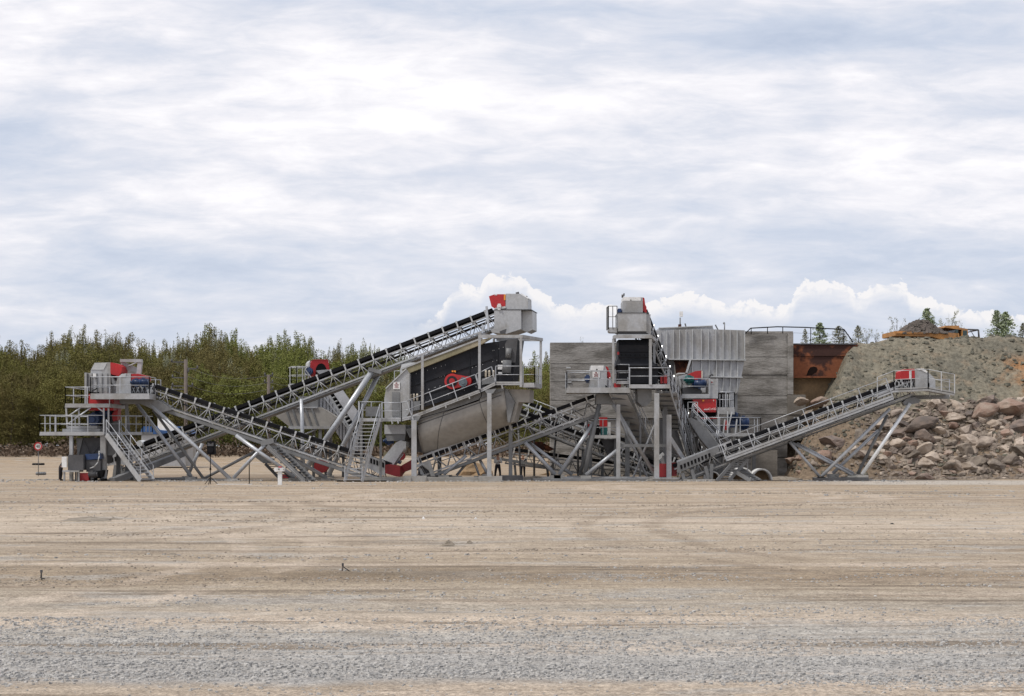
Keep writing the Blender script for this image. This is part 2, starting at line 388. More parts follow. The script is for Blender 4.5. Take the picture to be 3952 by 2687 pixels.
# ================================================================ GROUND
rng = np.random.default_rng(5)
def sstep(x, a, b):
    t_ = np.clip((x-a)/(b-a), 0, 1); return t_*t_*(3-2*t_)
_VG = {}
def vnoise(x, y, s, seed=0):
    """cheap smooth value noise on arrays"""
    if seed not in _VG: _VG[seed] = np.random.default_rng(seed).random((256, 256))
    g = _VG[seed]; x = np.asarray(x)/s+100; y = np.asarray(y)/s+100
    xi = np.floor(x).astype(int); yi = np.floor(y).astype(int); fx = x-xi; fy = y-yi; fx = fx*fx*(3-2*fx); fy = fy*fy*(3-2*fy)
    q = lambda i, j: g[i % 256, j % 256]
    return (q(xi, yi)*(1-fx)+q(xi+1, yi)*fx)*(1-fy)+(q(xi, yi+1)*(1-fx)+q(xi+1, yi+1)*fx)*fy
def gz(x, y):
    x = np.asarray(x, float); y = np.asarray(y, float)
    z = (vnoise(x*.35, y, .9, 1)-.5)*.035*sstep(-y, -70, -8)+(vnoise(x*.2, y, 3.1, 2)-.5)*.10*sstep(-y, -92, -60)
    for yy, am, ww in ((25.0, -.045, .8), (20.1, .03, .5), (30.5, .04, .7), (46, .05, 1.2)):     # ruts and low ridges left by machines
        z = z+am*np.exp(-((y-yy-(vnoise(x, x*0, 6, 9)-.5)*1.2)/ww)**2)*(.4+vnoise(x, x*0+7, 4, 3))
    z = z+0.95*sstep(y, 178, 206)*(1-sstep(x, 6, 14))+(vnoise(x, y, 7, 4)-.5)*.3*sstep(y, 120, 180)
    return z
def grid_mesh(name, xs, ys, zf, m, **kw):
    XX, YY = np.meshgrid(xs, ys); ZZ = zf(XX, YY)
    V = np.stack([XX.ravel(), YY.ravel(), ZZ.ravel()], 1); nx, ny = len(xs), len(ys)
    i = np.arange(nx*ny).reshape(ny, nx); Fq = np.stack([i[:-1, :-1].ravel(), i[:-1, 1:].ravel(), i[1:, 1:].ravel(), i[1:, :-1].ravel()], 1)
    me = np_mesh(name, V, Fq, True); me.materials.append(m)
    o = bpy.data.objects.new(name, me); COL.objects.link(o); return tag(o, **kw)
def np_mesh(name, V, Fq, smooth=False):
    me = bpy.data.meshes.new(name); k = Fq.shape[1]
    me.vertices.add(len(V)); me.vertices.foreach_set('co', np.ascontiguousarray(V, dtype=np.float32).ravel())
    me.loops.add(Fq.size); me.loops.foreach_set('vertex_index', Fq.ravel().astype(np.int32))
    me.polygons.add(len(Fq)); me.polygons.foreach_set('loop_start', np.arange(0, Fq.size, k, dtype=np.int32))
    me.polygons.foreach_set('use_smooth', np.full(len(Fq), smooth)); me.update(calc_edges=True); me.validate(); return me
gm = bpy.data.materials.new('packed_gravel_ground'); gm.use_nodes = True; t = NT(gm.node_tree)
pos = t.n('ShaderNodeNewGeometry').outputs['Position']; sx = t.n('ShaderNodeSeparateXYZ', {0: pos}); gx, gy = sx.outputs[0], sx.outputs[1]
def sc_(a, b_, c=1): 
    mp = t.n('ShaderNodeMapping', {0: pos}); mp.inputs['Scale'].default_value = (a, b_, c); return mp.outputs[0]
warp = t.m('MULTIPLY', t.m('SUBTRACT', t.noise(sc_(.35, .35), 1.0, 5, .6), .5), 3.2)
iy = t.m('DIVIDE', 10.0, t.m('ADD', gy, t.m('MULTIPLY', warp, t.m('MINIMUM', t.m('DIVIDE', gy, 30.0), 2.0))))   # 10/distance: 1 at 10 m, 0.1 at 100 m
lite, grey, dk = (.56, .475, .39), (.40, .39, .37), (.27, .215, .16)
base = t.ramp(iy, ((0.0, (.36, .275, .19)), (.10, (.40, .32, .23)), (.16, (.43, .35, .265)), (.20, (.46, .385, .30)), (.235, (.54, .46, .37)), (.27, (.44, .37, .29)), (.345, (.41, .34, .26)),
                   (.392, (.32, .255, .185)), (.41, (.43, .36, .275)), (.46, (.40, .355, .295)), (.485, (.50, .43, .35)), (.515, (.54, .46, .375)), (.54, (.45, .425, .385)), (.60, (.45, .44, .42)), (.675, (.42, .41, .395)), (.70, (.44, .37, .295)), (.80, (.45, .375, .295))))
# long streaks left by graders and tyres
st1 = t.noise(sc_(.045, .55), 1.0, 7, .66, .4); st2 = t.noise(sc_(.12, 1.9), 1.0, 6, .65); st3 = t.noise(sc_(.6, 6.0), 1.0, 5, .65); st4 = t.noise(sc_(.05, .16), 1.0, 6, .7, .6)
farf = t.step(gy, 60, 14)
base = t.mix(t.m('MULTIPLY', t.step(st1, .50, .66), .8), base, lite)
base = t.mix(t.m('MULTIPLY', t.step(st4, .53, .66), t.m('MULTIPLY', t.step(gy, 26, 60), .75)), base, (.33, .265, .20))
base = t.mix(t.m('MULTIPLY', t.step(st2, .53, .67), .65), base, dk)
base = t.mix(t.m('MULTIPLY', t.step(st3, .55, .70), t.m('MULTIPLY', farf, .45)), base, (.30, .265, .22))
pat = t.step(t.noise(sc_(.25, .6), 1.0, 6, .65), .53, .62)                                       # loose stony patches
base = t.mix(t.m('MULTIPLY', pat, .55), base, grey)
st5 = t.noise(sc_(.07, .9, 1), 1.0, 7, .7, .3)
base = t.mix(t.m('MULTIPLY', t.step(st5, .56, .62), .8), base, (.22, .178, .135))
dpat = t.m('EXPONENT', t.m('MULTIPLY', -1.0, t.m('ADD', t.m('POWER', t.m('DIVIDE', t.m('ADD', gx, 2.1), 2.9), 2.0), t.m('POWER', t.m('DIVIDE', t.m('ADD', t.m('SUBTRACT', gy, 26.2), t.m('MULTIPLY', warp, .4)), 1.3), 2.0))))
base = t.mix(t.m('MULTIPLY', dpat, .8), base, (.215, .17, .12))
def ringf(cx, cy, r_, w_, k_):
    q = t.m('SQRT', t.m('ADD', t.m('POWER', t.m('ABSOLUTE', t.m('SUBTRACT', gx, cx)), 2.0), t.m('POWER', t.m('ABSOLUTE', t.m('SUBTRACT', gy, cy)), 2.0)))
    q = t.m('ABSOLUTE', t.m('SUBTRACT', q, t.m('ADD', r_, t.m('MULTIPLY', warp, .12))))
    return t.m('MULTIPLY', t.m('SUBTRACT', 1.0, t.step(q, w_*.3, w_)), k_)
brk_ = t.step(t.noise(sc_(.5, .5), 1.0, 4, .6), .38, .55)
for cx_, cy_, r_, w_, k_, c_ in ((4, 68, 11, .9, .6, lite), (4, 68, 13.2, .9, .6, lite), (20, 80, 14, .8, .45, lite), (20, 80, 16, .8, .45, lite), (-26, 30, 20, .45, .5, lite), (-26, 30, 21.8, .45, .5, lite), (-30, 48, 22, .6, .45, dk), (-30, 48, 23.9, .6, .45, dk),
                             (30, 40, 26, .5, .5, dk), (30, 40, 28, .5, .5, dk), (-2, 120, 62, 1.0, .45, dk), (-2, 120, 64.4, 1.0, .4, dk), (6, -40, 66, .35, .6, dk), (9, -60, 93, .5, .5, dk)):
    base = t.mix(t.m('MULTIPLY', ringf(cx_, cy_, r_, w_, k_), brk_), base, c_)
plant_shade = t.m('MULTIPLY', t.m('MULTIPLY', t.step(t.m('ADD', gy, t.m('MULTIPLY', warp, .5)), 92.5, 95), t.m('SUBTRACT', 1.0, t.step(gy, 112, 120))), t.m('MULTIPLY', t.step(gx, -31, -27), t.m('SUBTRACT', 1.0, t.step(gx, 19, 23))))
base = t.mix(t.m('MULTIPLY', plant_shade, t.m('ADD', t.m('MULTIPLY', t.step(st5, .4, .6), .3), .45)), base, (.20, .155, .115))  # shade beneath the plant painted into the ground as darker soil
# pale haul road strip in front of the rock heap, right
strip = t.m('MULTIPLY', t.m('MULTIPLY', t.step(t.m('ADD', gy, t.m('MULTIPLY', warp, .6)), 84, 88), t.m('SUBTRACT', 1.0, t.step(gy, 95, 98))), t.step(gx, 17, 24))
base = t.mix(t.m('MULTIPLY', strip, .75), base, (.52, .49, .45))
grav = t.noise(sc_(1, 1), 26, 4, .75); g2 = t.noise(sc_(1, 1), 7, 5, .7); g3 = t.noise(sc_(.6, 1), 1.6, 6, .72); g4 = t.noise(sc_(.5, 1.2), 3.0, 5, .75)
base = t.mix(1.0, base, t.ramp(grav, ((.34, (.50, .50, .52)), (.5, (1, 1, 1)), (.66, (1.4, 1.4, 1.4)))), 'MULTIPLY')
base = t.mix(1.0, base, t.ramp(g2, ((.32, (.74, .73, .73)), (.68, (1.2, 1.2, 1.2)))), 'MULTIPLY')
base = t.mix(1.0, base, t.ramp(g3, ((.32, (.78, .77, .76)), (.66, (1.12, 1.12, 1.12)))), 'MULTIPLY')
base = t.mix(t.m('MULTIPLY', t.step(g4, .60, .70), .6), base, (.26, .235, .21))
vor = t.n('ShaderNodeTexVoronoi', {'Vector': sc_(1, 1), 'Scale': 3.2}).outputs['Distance']
base = t.mix(t.m('MULTIPLY', t.m('SUBTRACT', 1.0, t.step(vor, .05, .13)), t.m('MULTIPLY', t.step(g2, .45, .6), .55)), base, (.19, .17, .15))
base = t.mix(1.0, base, (.92, .915, .90), 'MULTIPLY')
bs = t.n('ShaderNodeBsdfPrincipled', {'Base Color': base, 'Roughness': .95}); bs.inputs['Specular IOR Level'].default_value = .15
bh = t.m('ADD', grav, t.m('MULTIPLY', g2, 1.5))
t.t.links.new(t.n('ShaderNodeBump', {'Strength': .8, 'Distance': .035, 'Height': bh}).outputs[0], bs.inputs['Normal'])
t.t.links.new(bs.outputs[0], t.n('ShaderNodeOutputMaterial').inputs[0])
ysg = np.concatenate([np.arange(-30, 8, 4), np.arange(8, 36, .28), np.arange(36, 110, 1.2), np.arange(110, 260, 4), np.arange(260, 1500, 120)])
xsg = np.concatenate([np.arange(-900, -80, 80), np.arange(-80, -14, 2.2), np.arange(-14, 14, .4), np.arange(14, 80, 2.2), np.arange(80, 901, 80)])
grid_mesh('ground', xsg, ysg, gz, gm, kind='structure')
# loose crushed stone: faceted stones, one mesh
def stones(name, P, S, m, label, seed=0, cube=None, group=None):
    rg = np.random.default_rng(seed); n = len(P)
    oc = np.array([[-1, -1, -.7], [1, -1, -.8], [1, 1, -.7], [-1, 1, -.8], [-.8, -.7, .6], [.6, -.8, .8], [.75, .7, .6], [-.6, .8, .75]])
    fq = np.array([[3, 2, 1, 0], [4, 5, 6, 7], [0, 1, 5, 4], [1, 2, 6, 5], [2, 3, 7, 6], [3, 0, 4, 7]])
    V = oc[None]*(.7+.6*rg.random((n, 8, 3))); V = V*S[:, None, None]*np.stack([.7+.6*rg.random(n), .7+.5*rg.random(n), .45+.5*rg.random(n)], 1)[:, None, :]
    th = rg.random(n)*6.28; c, s = np.cos(th)[:, None], np.sin(th)[:, None]
    x = V[..., 0]*c-V[..., 1]*s; y = V[..., 0]*s+V[..., 1]*c; V = np.stack([x, y, V[..., 2]], -1)+P[:, None, :]
    Fq = (fq[None]+8*np.arange(n)[:, None, None]).reshape(-1, 4)
    me = np_mesh(name, V.reshape(-1, 3), Fq); me.materials.append(m)
    o = bpy.data.objects.new(name, me); COL.objects.link(o); return tag(o, label, 'gravel', kind='stuff')
PY = []; PS = []
def scat(n, y0, y1, smin, smax, dens=None):
    y = y0+(y1-y0)*rng.random(n); x = (rng.random(n)*2-1)*.385*y
    if dens is not None:
        k = dens(x, y) > rng.random(n); x, y = x[k], y[k]
    s = smin+(smax-smin)*rng.random(len(x))**2.5
    PY.append(np.stack([x, y, gz(x, y)+s*.2], 1)); PS.append(s)
band = lambda x, y: sstep(y+(vnoise(x, y, 1.5, 11)-.5)*1.6, 14.2, 14.9)*(1-sstep(y+(vnoise(x, y, 2.2, 12)-.5)*2.4, 18.2, 19.4))*(.35+.8*vnoise(x, y, .8, 13))
scat(26000, 13.6, 20, .006, .026, band)
ridge = lambda x, y: np.exp(-((y-14.95-(vnoise(x, x*0, 2.5, 14)-.5)*.5)/.22)**2)+np.exp(-((y-15.7-(vnoise(x, x*0, 3, 15)-.5)*.4)/.16)**2)*.8
scat(16000, 14.2, 16.5, .010, .032, ridge)
scat(3500, 13.3, 20, .005, .018, lambda x, y: .5+0*x)
scat(9000, 19, 28, .008, .028, lambda x, y: sstep(vnoise(x*.5, y*1.6, 1.3, 16), .45, .8)*.9)
scat(3500, 26, 60, .012, .045, lambda x, y: sstep(vnoise(x*.3, y, 2.5, 17), .55, .85))
scat(1200, 60, 100, .03, .09, lambda x, y: sstep(vnoise(x*.3, y, 3.5, 18), .5, .85))
scat(5000, 92.5, 99, .03, .10, lambda x, y: sstep(vnoise(x, y, 2.0, 61), .45, .7)*(x < 26))
PN = len(PY)
scat(22000, 24, 95, .010, .032, lambda x, y: .25+.9*sstep(vnoise(x*.25, y, 3.0, 19), .4, .8))
for yy, xa, xb, n_ in ((44, -14, -4, 900), (52, -9, 2, 900), (60, -22, -2, 900), (33, -3, 9, 800), (25.4, -12, 0, 900), (70, 0, 24, 1100), (38, -13, -6, 500), (56, 4, 18, 700), (30, -9, -2, 500)):
    scat(n_*3, yy-1.2, yy+1.2, .0006*yy, .0011*yy, lambda x, y: np.exp(-((y-yy-(vnoise(x, x*0+yy, 3, 51)-.5)*1.6)/.35)**2)*sstep(x, xa, xa+3)*(1-sstep(x, xb-3, xb)))
stones('gravel', np.concatenate(PY[:PN]), np.concatenate(PS[:PN]), M['grit'], 'loose grey crushed stone strewn over the near ground', 3)
stones('gravel', np.concatenate(PY[PN:]), np.concatenate(PS[PN:]), M['tanst'], 'loose tan stones and low ridges of dirt crumbs in the yard', 4)
def lump(name, px, py, w_, h_, m, label, cat, seed=1):
    Yc = F*HC/(py-HY); rg = random.Random(seed); mb = MB(); n = 14; c = W(px, py, Yc); c.z = 0
    vs = []; fs = []
    for j in range(5):
        r_ = [1, .82, .6, .33, .02][j]; zz = [-.03, .3, .62, .88, 1][j]
        for i in range(n):
            a = 6.283*i/n; k = r_*(.8+.4*rg.random()); vs.append((c.x+math.cos(a)*w_*k, c.y+math.sin(a)*w_*.6*k, zz*h_*(.8+.3*rg.random())))
    for j in range(4):
        for i in range(n): fs.append((j*n+i, j*n+(i+1) % n, (j+1)*n+(i+1) % n, (j+1)*n+i))
    fs.append(tuple(4*n+i for i in range(n)))
    return mb.add(vs, fs).build(name, m, None, origin=(c.x, c.y, 0), label=label, cat=cat)
M['earthy'] = mat('grey_tan_dirt', (.27, .235, .19), .95, 0, (.20, .17, .135), 3, (1, 1, 1), .8, 9)
lump('dirt_pile', 345, 2012, .95, .14, 'earthy', 'low spread pile of grey dirt on the left of the yard, larger of two', 'dirt pile', 2)
lump('dirt_pile', 440, 2010, .35, .10, 'earthy', 'small low dirt pile just right of the larger one in the yard', 'dirt pile', 3)
lump('stone', 1730, 2103, .17, .10, 'earthy', 'flat lone stone lying in the middle of the empty yard', 'stone', 4)
lump('stone', 1812, 2096, .08, .06, 'earthy', 'little stone just right of the flat lone stone in mid yard', 'stone', 5)
lump('stone', 3443, 2028, .12, .07, 'tyre', 'small black stone alone on the right side of the yard', 'stone', 6)
lump('stone', 665, 2148, .15, .08, 'earthy', 'flat grey stone on the left of the yard', 'stone', 7)
for i, (px, py) in enumerate(((1634, 2007), (1836, 2009))):
    c = W(px, py, F*HC/(py-HY)); c.z = 0
    MB().box((c.x-.045, c.y-.04, 0), (c.x+.045, c.y+.04, .07)).tube((c.x, c.y, .05), (c.x, c.y, .1), .02, 6).build('survey_marker', 'white', None, label=('tiny white survey marker in the yard, left of the pair', 'tiny white survey marker in the yard, right of the pair')[i], cat='marker', group='white survey markers')
def stake(px, py0, py1, px1, label, cable):
    Yc = F*HC/(py1-HY); a = W(px1, py1, Yc); a.z = -.02; b_ = W(px, py0, Yc); root = MB().tube(a, b_, .013, 6, .016).build('stake', 'pole', None, origin=(a.x, a.y, 0), label=label, cat='stake')
    mb = MB(); q = [Vector(b_)-Vector((0, 0, .03))]+[b_+(Vector((a.x+cable, a.y-.3, .03))-b_)*k_-Vector((0, 0, .08*math.sin(k_*3.14))) for k_ in (.3, .6, 1.0)]+[Vector((a.x+cable*1.6, a.y-.35, .02))]
    mb.path(q, .010, 5); mb.build('cable', 'tyre', root); MB().box((b_.x-.018, b_.y-.018, b_.z-.02), (b_.x+.018, b_.y+.018, b_.z+.03)).build('cap', 'dark', root)
stake(160, 2206, 2232, 157, 'short dark stake sticking out of the dirt at the far left of the yard', .12)
stake(1323, 2180, 2212, 1320, 'short stake with a black cable trailing over the ground', .42)
# ================================================================ MOUND, PLATEAU
TOP = 10.75
def hM(x, y):
    x = np.asarray(x, float); y = np.asarray(y, float)
    toe = 101.2+(vnoise(x, x*0, 4, 21)-.5)*1.6
    fr = (y-toe)*(.95+.1*(vnoise(x, y, 5, 22)-.5)); fl = (x-20.3-1.0*sstep(y, 105, 110)-(vnoise(y, y*0, 2.5, 23)-.5)*1.0)*1.85
    h_ = np.minimum(np.minimum(fr, fl), TOP+(vnoise(x, y, 5, 24)-.5)*.22+.30*sstep(x, 28, 31)*np.exp(-((y-113.8)/1.8)**2))
    h_ = np.maximum(h_, 0)
    top = TOP-.75+(vnoise(x, y, 6, 28)-.5)*.3
    h_ = np.where((y > 113.6) & (x > 3.3*y/112+.3), np.maximum(h_, top), h_)
    k = np.clip(h_/1.5, 0, 1)
    return h_+k*((vnoise(x, y, .9, 25)-.5)*.30+(vnoise(x, y, .35, 26)-.5)*.16+(vnoise(x, y, 2.6, 27)-.5)*.6+(vnoise(x, y*.12, .8, 29)-.5)*.45)*np.where(h_ > TOP-.9, .45, 1)-.12
mm = bpy.data.materials.new('green_grey_spoil'); mm.use_nodes = True; t = NT(mm.node_tree)
pos = t.n('ShaderNodeNewGeometry').outputs['Position']; s3 = t.n('ShaderNodeSeparateXYZ', {0: pos})
ns = t.noise(pos, .45, 6, .65); nf = t.noise(pos, 3.5, 5, .7); nm = t.noise(pos, 1.3, 5, .6)
c = t.mix(t.step(ns, .38, .62), (.205, .185, .142), (.15, .14, .112)); c = t.mix(t.m('MULTIPLY', t.step(nm, .5, .68), .6), c, (.245, .195, .14))
oz = t.m('MULTIPLY', t.step(t.m('ADD', s3.outputs[0], t.m('MULTIPLY', t.m('SUBTRACT', ns, .5), 8)), 37.0, 39.5), t.m('SUBTRACT', 1.0, t.step(s3.outputs[2], 8.4, 9.8)))
c = t.mix(t.m('MULTIPLY', oz, .85), c, (.32, .165, .075))
lowb = t.m('SUBTRACT', 1.0, t.step(t.m('ADD', s3.outputs[2], t.m('MULTIPLY', t.m('SUBTRACT', ns, .5), 4)), 3.0, 6.0))
c = t.mix(t.m('MULTIPLY', lowb, .8), c, (.205, .15, .105))
c = t.mix(1.0, c, t.ramp(nf, ((.3, (.5, .5, .5)), (.7, (1.35, 1.35, 1.35)))), 'MULTIPLY')
bs = t.n('ShaderNodeBsdfPrincipled', {'Base Color': c, 'Roughness': .95}); bs.inputs['Specular IOR Level'].default_value = .1
t.t.links.new(t.n('ShaderNodeBump', {'Strength': .8, 'Distance': .12, 'Height': t.m('ADD', nf, nm)}).outputs[0], bs.inputs['Normal'])
t.t.links.new(bs.outputs[0], t.n('ShaderNodeOutputMaterial').inputs[0])
xs = np.concatenate([np.arange(3, 18, 1.0), np.arange(18, 46, .24), np.arange(46, 110, 1.5)])
ys = np.concatenate([np.arange(97, 101, .5), np.arange(101, 116, .24), np.arange(116, 190, 2.5)])
mo = grid_mesh('hill', xs, ys, hM, mm, kind='structure')
mo.name = 'hill'
# fine rubble strewn over the slope
n = 3800; x = 20+24*rng.random(n); y = 100.5+13.5*rng.random(n); hh = hM(x, y); k = hh > .05
pk = sstep(vnoise(x, y, 1.3, 31), .35, .8); k &= rng.random(n) < .25+.75*pk
x, y, hh = x[k], y[k], hh[k]; s_ = .03+.15*rng.random(len(x))**4
o = stones('rubble', np.stack([x, y, hh+s_*.3], 1), s_, M['rockg'], 'small grey green rubble spread over the tipped slope', 8)
n = 9000; x = 21+22*rng.random(n); y = 99.5+7.5*rng.random(n); hh = np.maximum(hM(x, y), 0); k = (rng.random(n) < (.2+.8*vnoise(x, y, 1.1, 33))*(.25+.75*sstep(x, 25, 29))) & (hh < 6); x, y, hh = x[k], y[k], hh[k]
s_ = .04+.17*rng.random(len(x))**1.8
o = stones('rubble', np.stack([x, y, hh+s_*.3], 1), s_, M['rock'], 'small brown broken stones lying between the boulders', 9)
# boulders
def rock_mesh(seed, flat=.7):
    rg = random.Random(seed); bm_v = []
    import bmesh
    bm = bmesh.new(); bmesh.ops.create_icosphere(bm, subdivisions=3, radius=1)
    planes = []
    for i in range(10):
        v = Vector((rg.gauss(0, 1), rg.gauss(0, 1), rg.gauss(0, .9))).normalized(); planes.append((v, .38+.34*rg.random()))
    of = Vector((rg.random()*50, 0, 0))
    for v in bm.verts:
        p = v.co.copy()
        for nn, dd in planes:
            e = p.dot(nn)
            if e > dd: p -= nn*(e-dd)
        p += p.normalized()*(mnoise.noise(p*3+of)*.08+mnoise.noise(p*9+of)*.045); p.z *= flat; v.co = p
    me = bpy.data.meshes.new('boulder'); bm.to_mesh(me); bm.free(); return me
RM = [rock_mesh(100+i, (.62, .75, .85, .7)[i % 4]) for i in range(12)]
def boulder(x, y, z, s, sc3, rot, m, label, group):
    me = random.choice(RM); o = bpy.data.objects.new('boulder', me)
    if not me.materials: me.materials.append(M['rock'])
    COL.objects.link(o); o.location = (x, y, z); o.scale = (s*sc3[0], s*sc3[1], s*sc3[2]); o.rotation_euler = rot
    if m != 'rock': o.material_slots[0].link = 'OBJECT'; o.material_slots[0].material = M[m]
    return tag(o, label, 'boulder', group)
M['rockd'] = mat('dark_brown_rock', (.19, .145, .12), .9, 0, (.12, .10, .09), 1.3, (1, 1, 1), .6, 5, rnd=.2)
M['rockp'] = mat('pale_tan_rock', (.42, .355, .295), .9, 0, (.30, .24, .19), 1.6, (1, 1, 1), .5, 5, rnd=.1)
M['rockr'] = mat('reddish_rock', (.30, .235, .19), .9, 0, (.23, .15, .115), 1.3, (1, 1, 1), .5, 5, rnd=.1)
GB = 'boulders of the rock heap at the foot of the slope'
def onslope(px, py):
    for k in range(400):
        Yc = 99+k*.04; p = W(px, py, Yc)
        if p.z <= float(np.maximum(hM(p.x, p.y), 0)): return p
    return p
placed = []
HERO = [(3885, 1572, 50, (1.05, 1, 1.0), 'rockr', 'huge rounded reddish boulder, highest and biggest at the right end of the rock heap'),
        (3790, 1583, 40, (1.2, 1, .8), 'rockr', 'large smooth reddish boulder just left of the huge rounded one'),
        (3812, 1542, 28, (1.3, 1, .8), 'rockd', 'flattish brown boulder perched above the two big reddish ones'),
        (3935, 1650, 42, (1, 1, 1.2), 'rockd', 'big dark upright boulder below the huge rounded one'),
        (3690, 1565, 26, (1.1, 1, 1), 'rockp', 'pale angular boulder at the upper edge of the heap, beside the conveyor deck'),
        (3680, 1606, 29, (1.25, 1, .7), 'rockp', 'pale flat topped boulder with a dark shadow under it, upper middle of the heap'),
        (3545, 1638, 46, (1.3, 1, .75), 'rockd', 'large dark brown flat boulder on the left part of the heap'),
        (3565, 1688, 34, (1.1, 1, .9), 'rockd', 'dark grey wedge shaped boulder below the large brown flat one'),
        (3620, 1660, 30, (1, 1, .8), 'rockp', 'light tan boulder between the dark flat one and the middle of the heap'),
        (3720, 1662, 38, (1.1, 1, .85), 'rock', 'broad tan boulder in the centre of the heap'),
        (3830, 1635, 26, (1, 1, .9), 'rockp', 'squarish pale boulder under the big reddish ones'),
        (3740, 1700, 34, (1.2, 1, .7), 'rockp', 'flat slab boulder with a bright top in the centre right of the heap'),
        (3790, 1705, 32, (1.1, 1, .8), 'rock', 'tilted slab beside the bright topped flat slab'),
        (3570, 1735, 30, (1, 1, 1), 'rockp', 'pale orange brown boulder low on the left of the heap'),
        (3602, 1762, 30, (1.05, 1, .95), 'rockp', 'squat pale boulder with an even front face, low on the left of the heap'),
        (3735, 1795, 30, (1.3, 1, .6), 'rockp', 'pale flat slab lying low down in the middle of the heap'),
        (3430, 1790, 26, (.9, 1, 1.2), 'rock', 'upright boulder at the lower left end of the heap near the conveyor feet'),
        (3500, 1740, 26, (1.1, 1, .9), 'rock', 'brown boulder near the lower left of the heap'),
        (3930, 1740, 36, (.9, 1, 1.1), 'rock', 'leaning grey boulder at the lower right edge'),
        (3290, 1735, 24, (1.1, 1, .8), 'rockp', 'light orange boulder behind the crossing conveyor legs'),
        (3205, 1700, 34, (1.3, 1, .9), 'rockd', 'dark brown boulder resting above the conveyor legs'),
        (3140, 1790, 20, (1, 1, .9), 'rock', 'small squat boulder close to the first conveyor leg')]
for px, py, rp, s3_, mn, lb in HERO:
    p = onslope(px, py+rp*.35); s = rp/F*p.y*1.5
    boulder(p.x, p.y+.1, p.z+s*.2, s, s3_, (random.uniform(-.25, .25), random.uniform(-.3, .3), random.uniform(-.5, .5)), mn, lb, GB); placed.append((px, py, rp))
rr = random.Random(11); cnt = 0; tries = 0
while cnt < 268 and tries < 30000:
    tries += 1; px = rr.uniform(3020, 3985); py = rr.uniform(1535, 1850)
    lim = 1540 if px > 3560 else 1560+(3560-px)*.30 if px > 3430 else 1600+(3430-px)*.42
    if py < lim: continue
    if px < 3400 and (rr.random() < .9 or rr.random()*1.0 < (3400-px)/900): continue
    if py > 1790 and rr.random() < .6: continue
    rp = 8+24*rr.random()**2.0
    if any((px-a)**2+((py-b_)*1.25)**2 < ((rp+c_)*.62)**2 for a, b_, c_ in placed): continue
    placed.append((px, py, rp)); p = onslope(px, py+rp*.3); s = rp/F*p.y*1.55
    mn = rr.choice(['rock', 'rock', 'rockp', 'rockp', 'rockd', 'rock', 'rockr'])
    siz = 'large' if rp > 20 else 'medium' if rp > 12 else 'small'
    where = 'at the foot of the heap' if py > 1770 else 'among the legs of the right conveyor' if px < 3420 else 'in the middle of the heap' if py > 1640 else 'near the upper edge of the heap'
    look = {'rock': 'brown', 'rockp': 'pale tan', 'rockd': 'dark', 'rockr': 'reddish'}[mn]
    boulder(p.x, p.y+.1, p.z+s*.2, s, (rr.uniform(.85, 1.3), rr.uniform(.85, 1.2), rr.uniform(.7, 1.1)), (rr.uniform(-.5, .5), rr.uniform(-.5, .5), rr.uniform(0, 6.28)), mn, '%s %s boulder %s' % (siz, look, where), GB); cnt += 1
for px, py, rp in ((3090, 1540, 30), (3160, 1548, 38), (3195, 1560, 26), (3120, 1590, 26), (3135, 1612, 26), (3172, 1602, 28), (3205, 1592, 22), (3150, 1640, 30), (3112, 1650, 24), (3185, 1640, 26), (3040, 1760, 30), (3080, 1800, 22), (2998, 1765, 24)):
    p = W(px, py, 110); s = rp/F*110*1.2
    boulder(p.x, 110.2 if py < 1700 else 104.5, p.z-.1, s, (1.15, 1, .8), (rr.uniform(-.3, .3), .2, rr.uniform(0, 6)), rr.choice(['rock', 'rockp', 'rockr']), {3090: 'orange tan boulder wedged by the end of the concrete wall', 3160: 'dark slab boulder leaning beside the wall end', 3195: 'pale boulder at the edge of the green slope by the wall', 3120: 'orange boulder just above the right conveyor belt', 3040: 'brown boulder under the right conveyor', 3080: 'low boulder under the right conveyor beside the first leg', 2998: 'reddish boulder beside the low concrete block'}.get(px, 'brown boulder in the pile leaning on the end of the concrete wall'), GB)
# ================================================================ RETAINING WALL, RUSTY PLATE
wl = thing('retaining_wall', 'tall weathered board marked concrete retaining wall behind the crushing plant', 'retaining wall', (10, 112, 0))
pw = PL(2500, 112)
rows = [1322, 1404, 1473, 1545, 1615, 1690, 1765, 1845]
def wallseg(x0, x1, tops, jit=.05, seedk=1):
    rg = random.Random(seedk)
    for i, (a, b_) in enumerate(zip(tops, tops[1:])):
        P_box('wall_course', 'concrete', wl, pw, x0, a+(1.2 if i else 0), x1, b_-(.8 if i < len(tops)-2 else 0), 1.5, d=rg.uniform(-jit, jit)*1.3)
wallseg(2124, 2700, rows, .09, 2)
mb = MB()
for a in rows[1:-2]: pbox(mb, pw, 2126, a-1.6, 2700, a+1.6, 1.2, d=.14)
mb.build('joint', 'black', wl)
rows2 = [1288, 1378, 1447, 1528, 1600, 1685, 1765, 1845]
wallseg(2700, 3038, rows2, .05, 4)
mb = MB()
for a in rows2[1:-2]: pbox(mb, pw, 2700, a-1.4, 3038, a+1.4, 1.2, d=.1)
mb.build('joint', 'black', wl)
P_box('pier', 'concrete', wl, pw, 3038.5, 1284, 3060, 1522, 1.7, d=-.18); P_box('coping', 'concrete', wl, pw, 2868, 1279, 3060, 1288, 1.8, d=-.05)
P_box('lower_block', 'block', wl, pw, 3038.5, 1524, 3106, 1600, 1.6, d=-.3); P_box('lower_block', 'block', wl, pw, 3038.5, 1601, 3090, 1700, 1.6, d=-.25)
for px, py in ((2192, 1419), (2195, 1475), (2191, 1497)): P_box('fixing_plate', 'pale', wl, pw, px-7, py-2, px+10, py+(9 if py > 1480 else 3), .1, d=-.18)
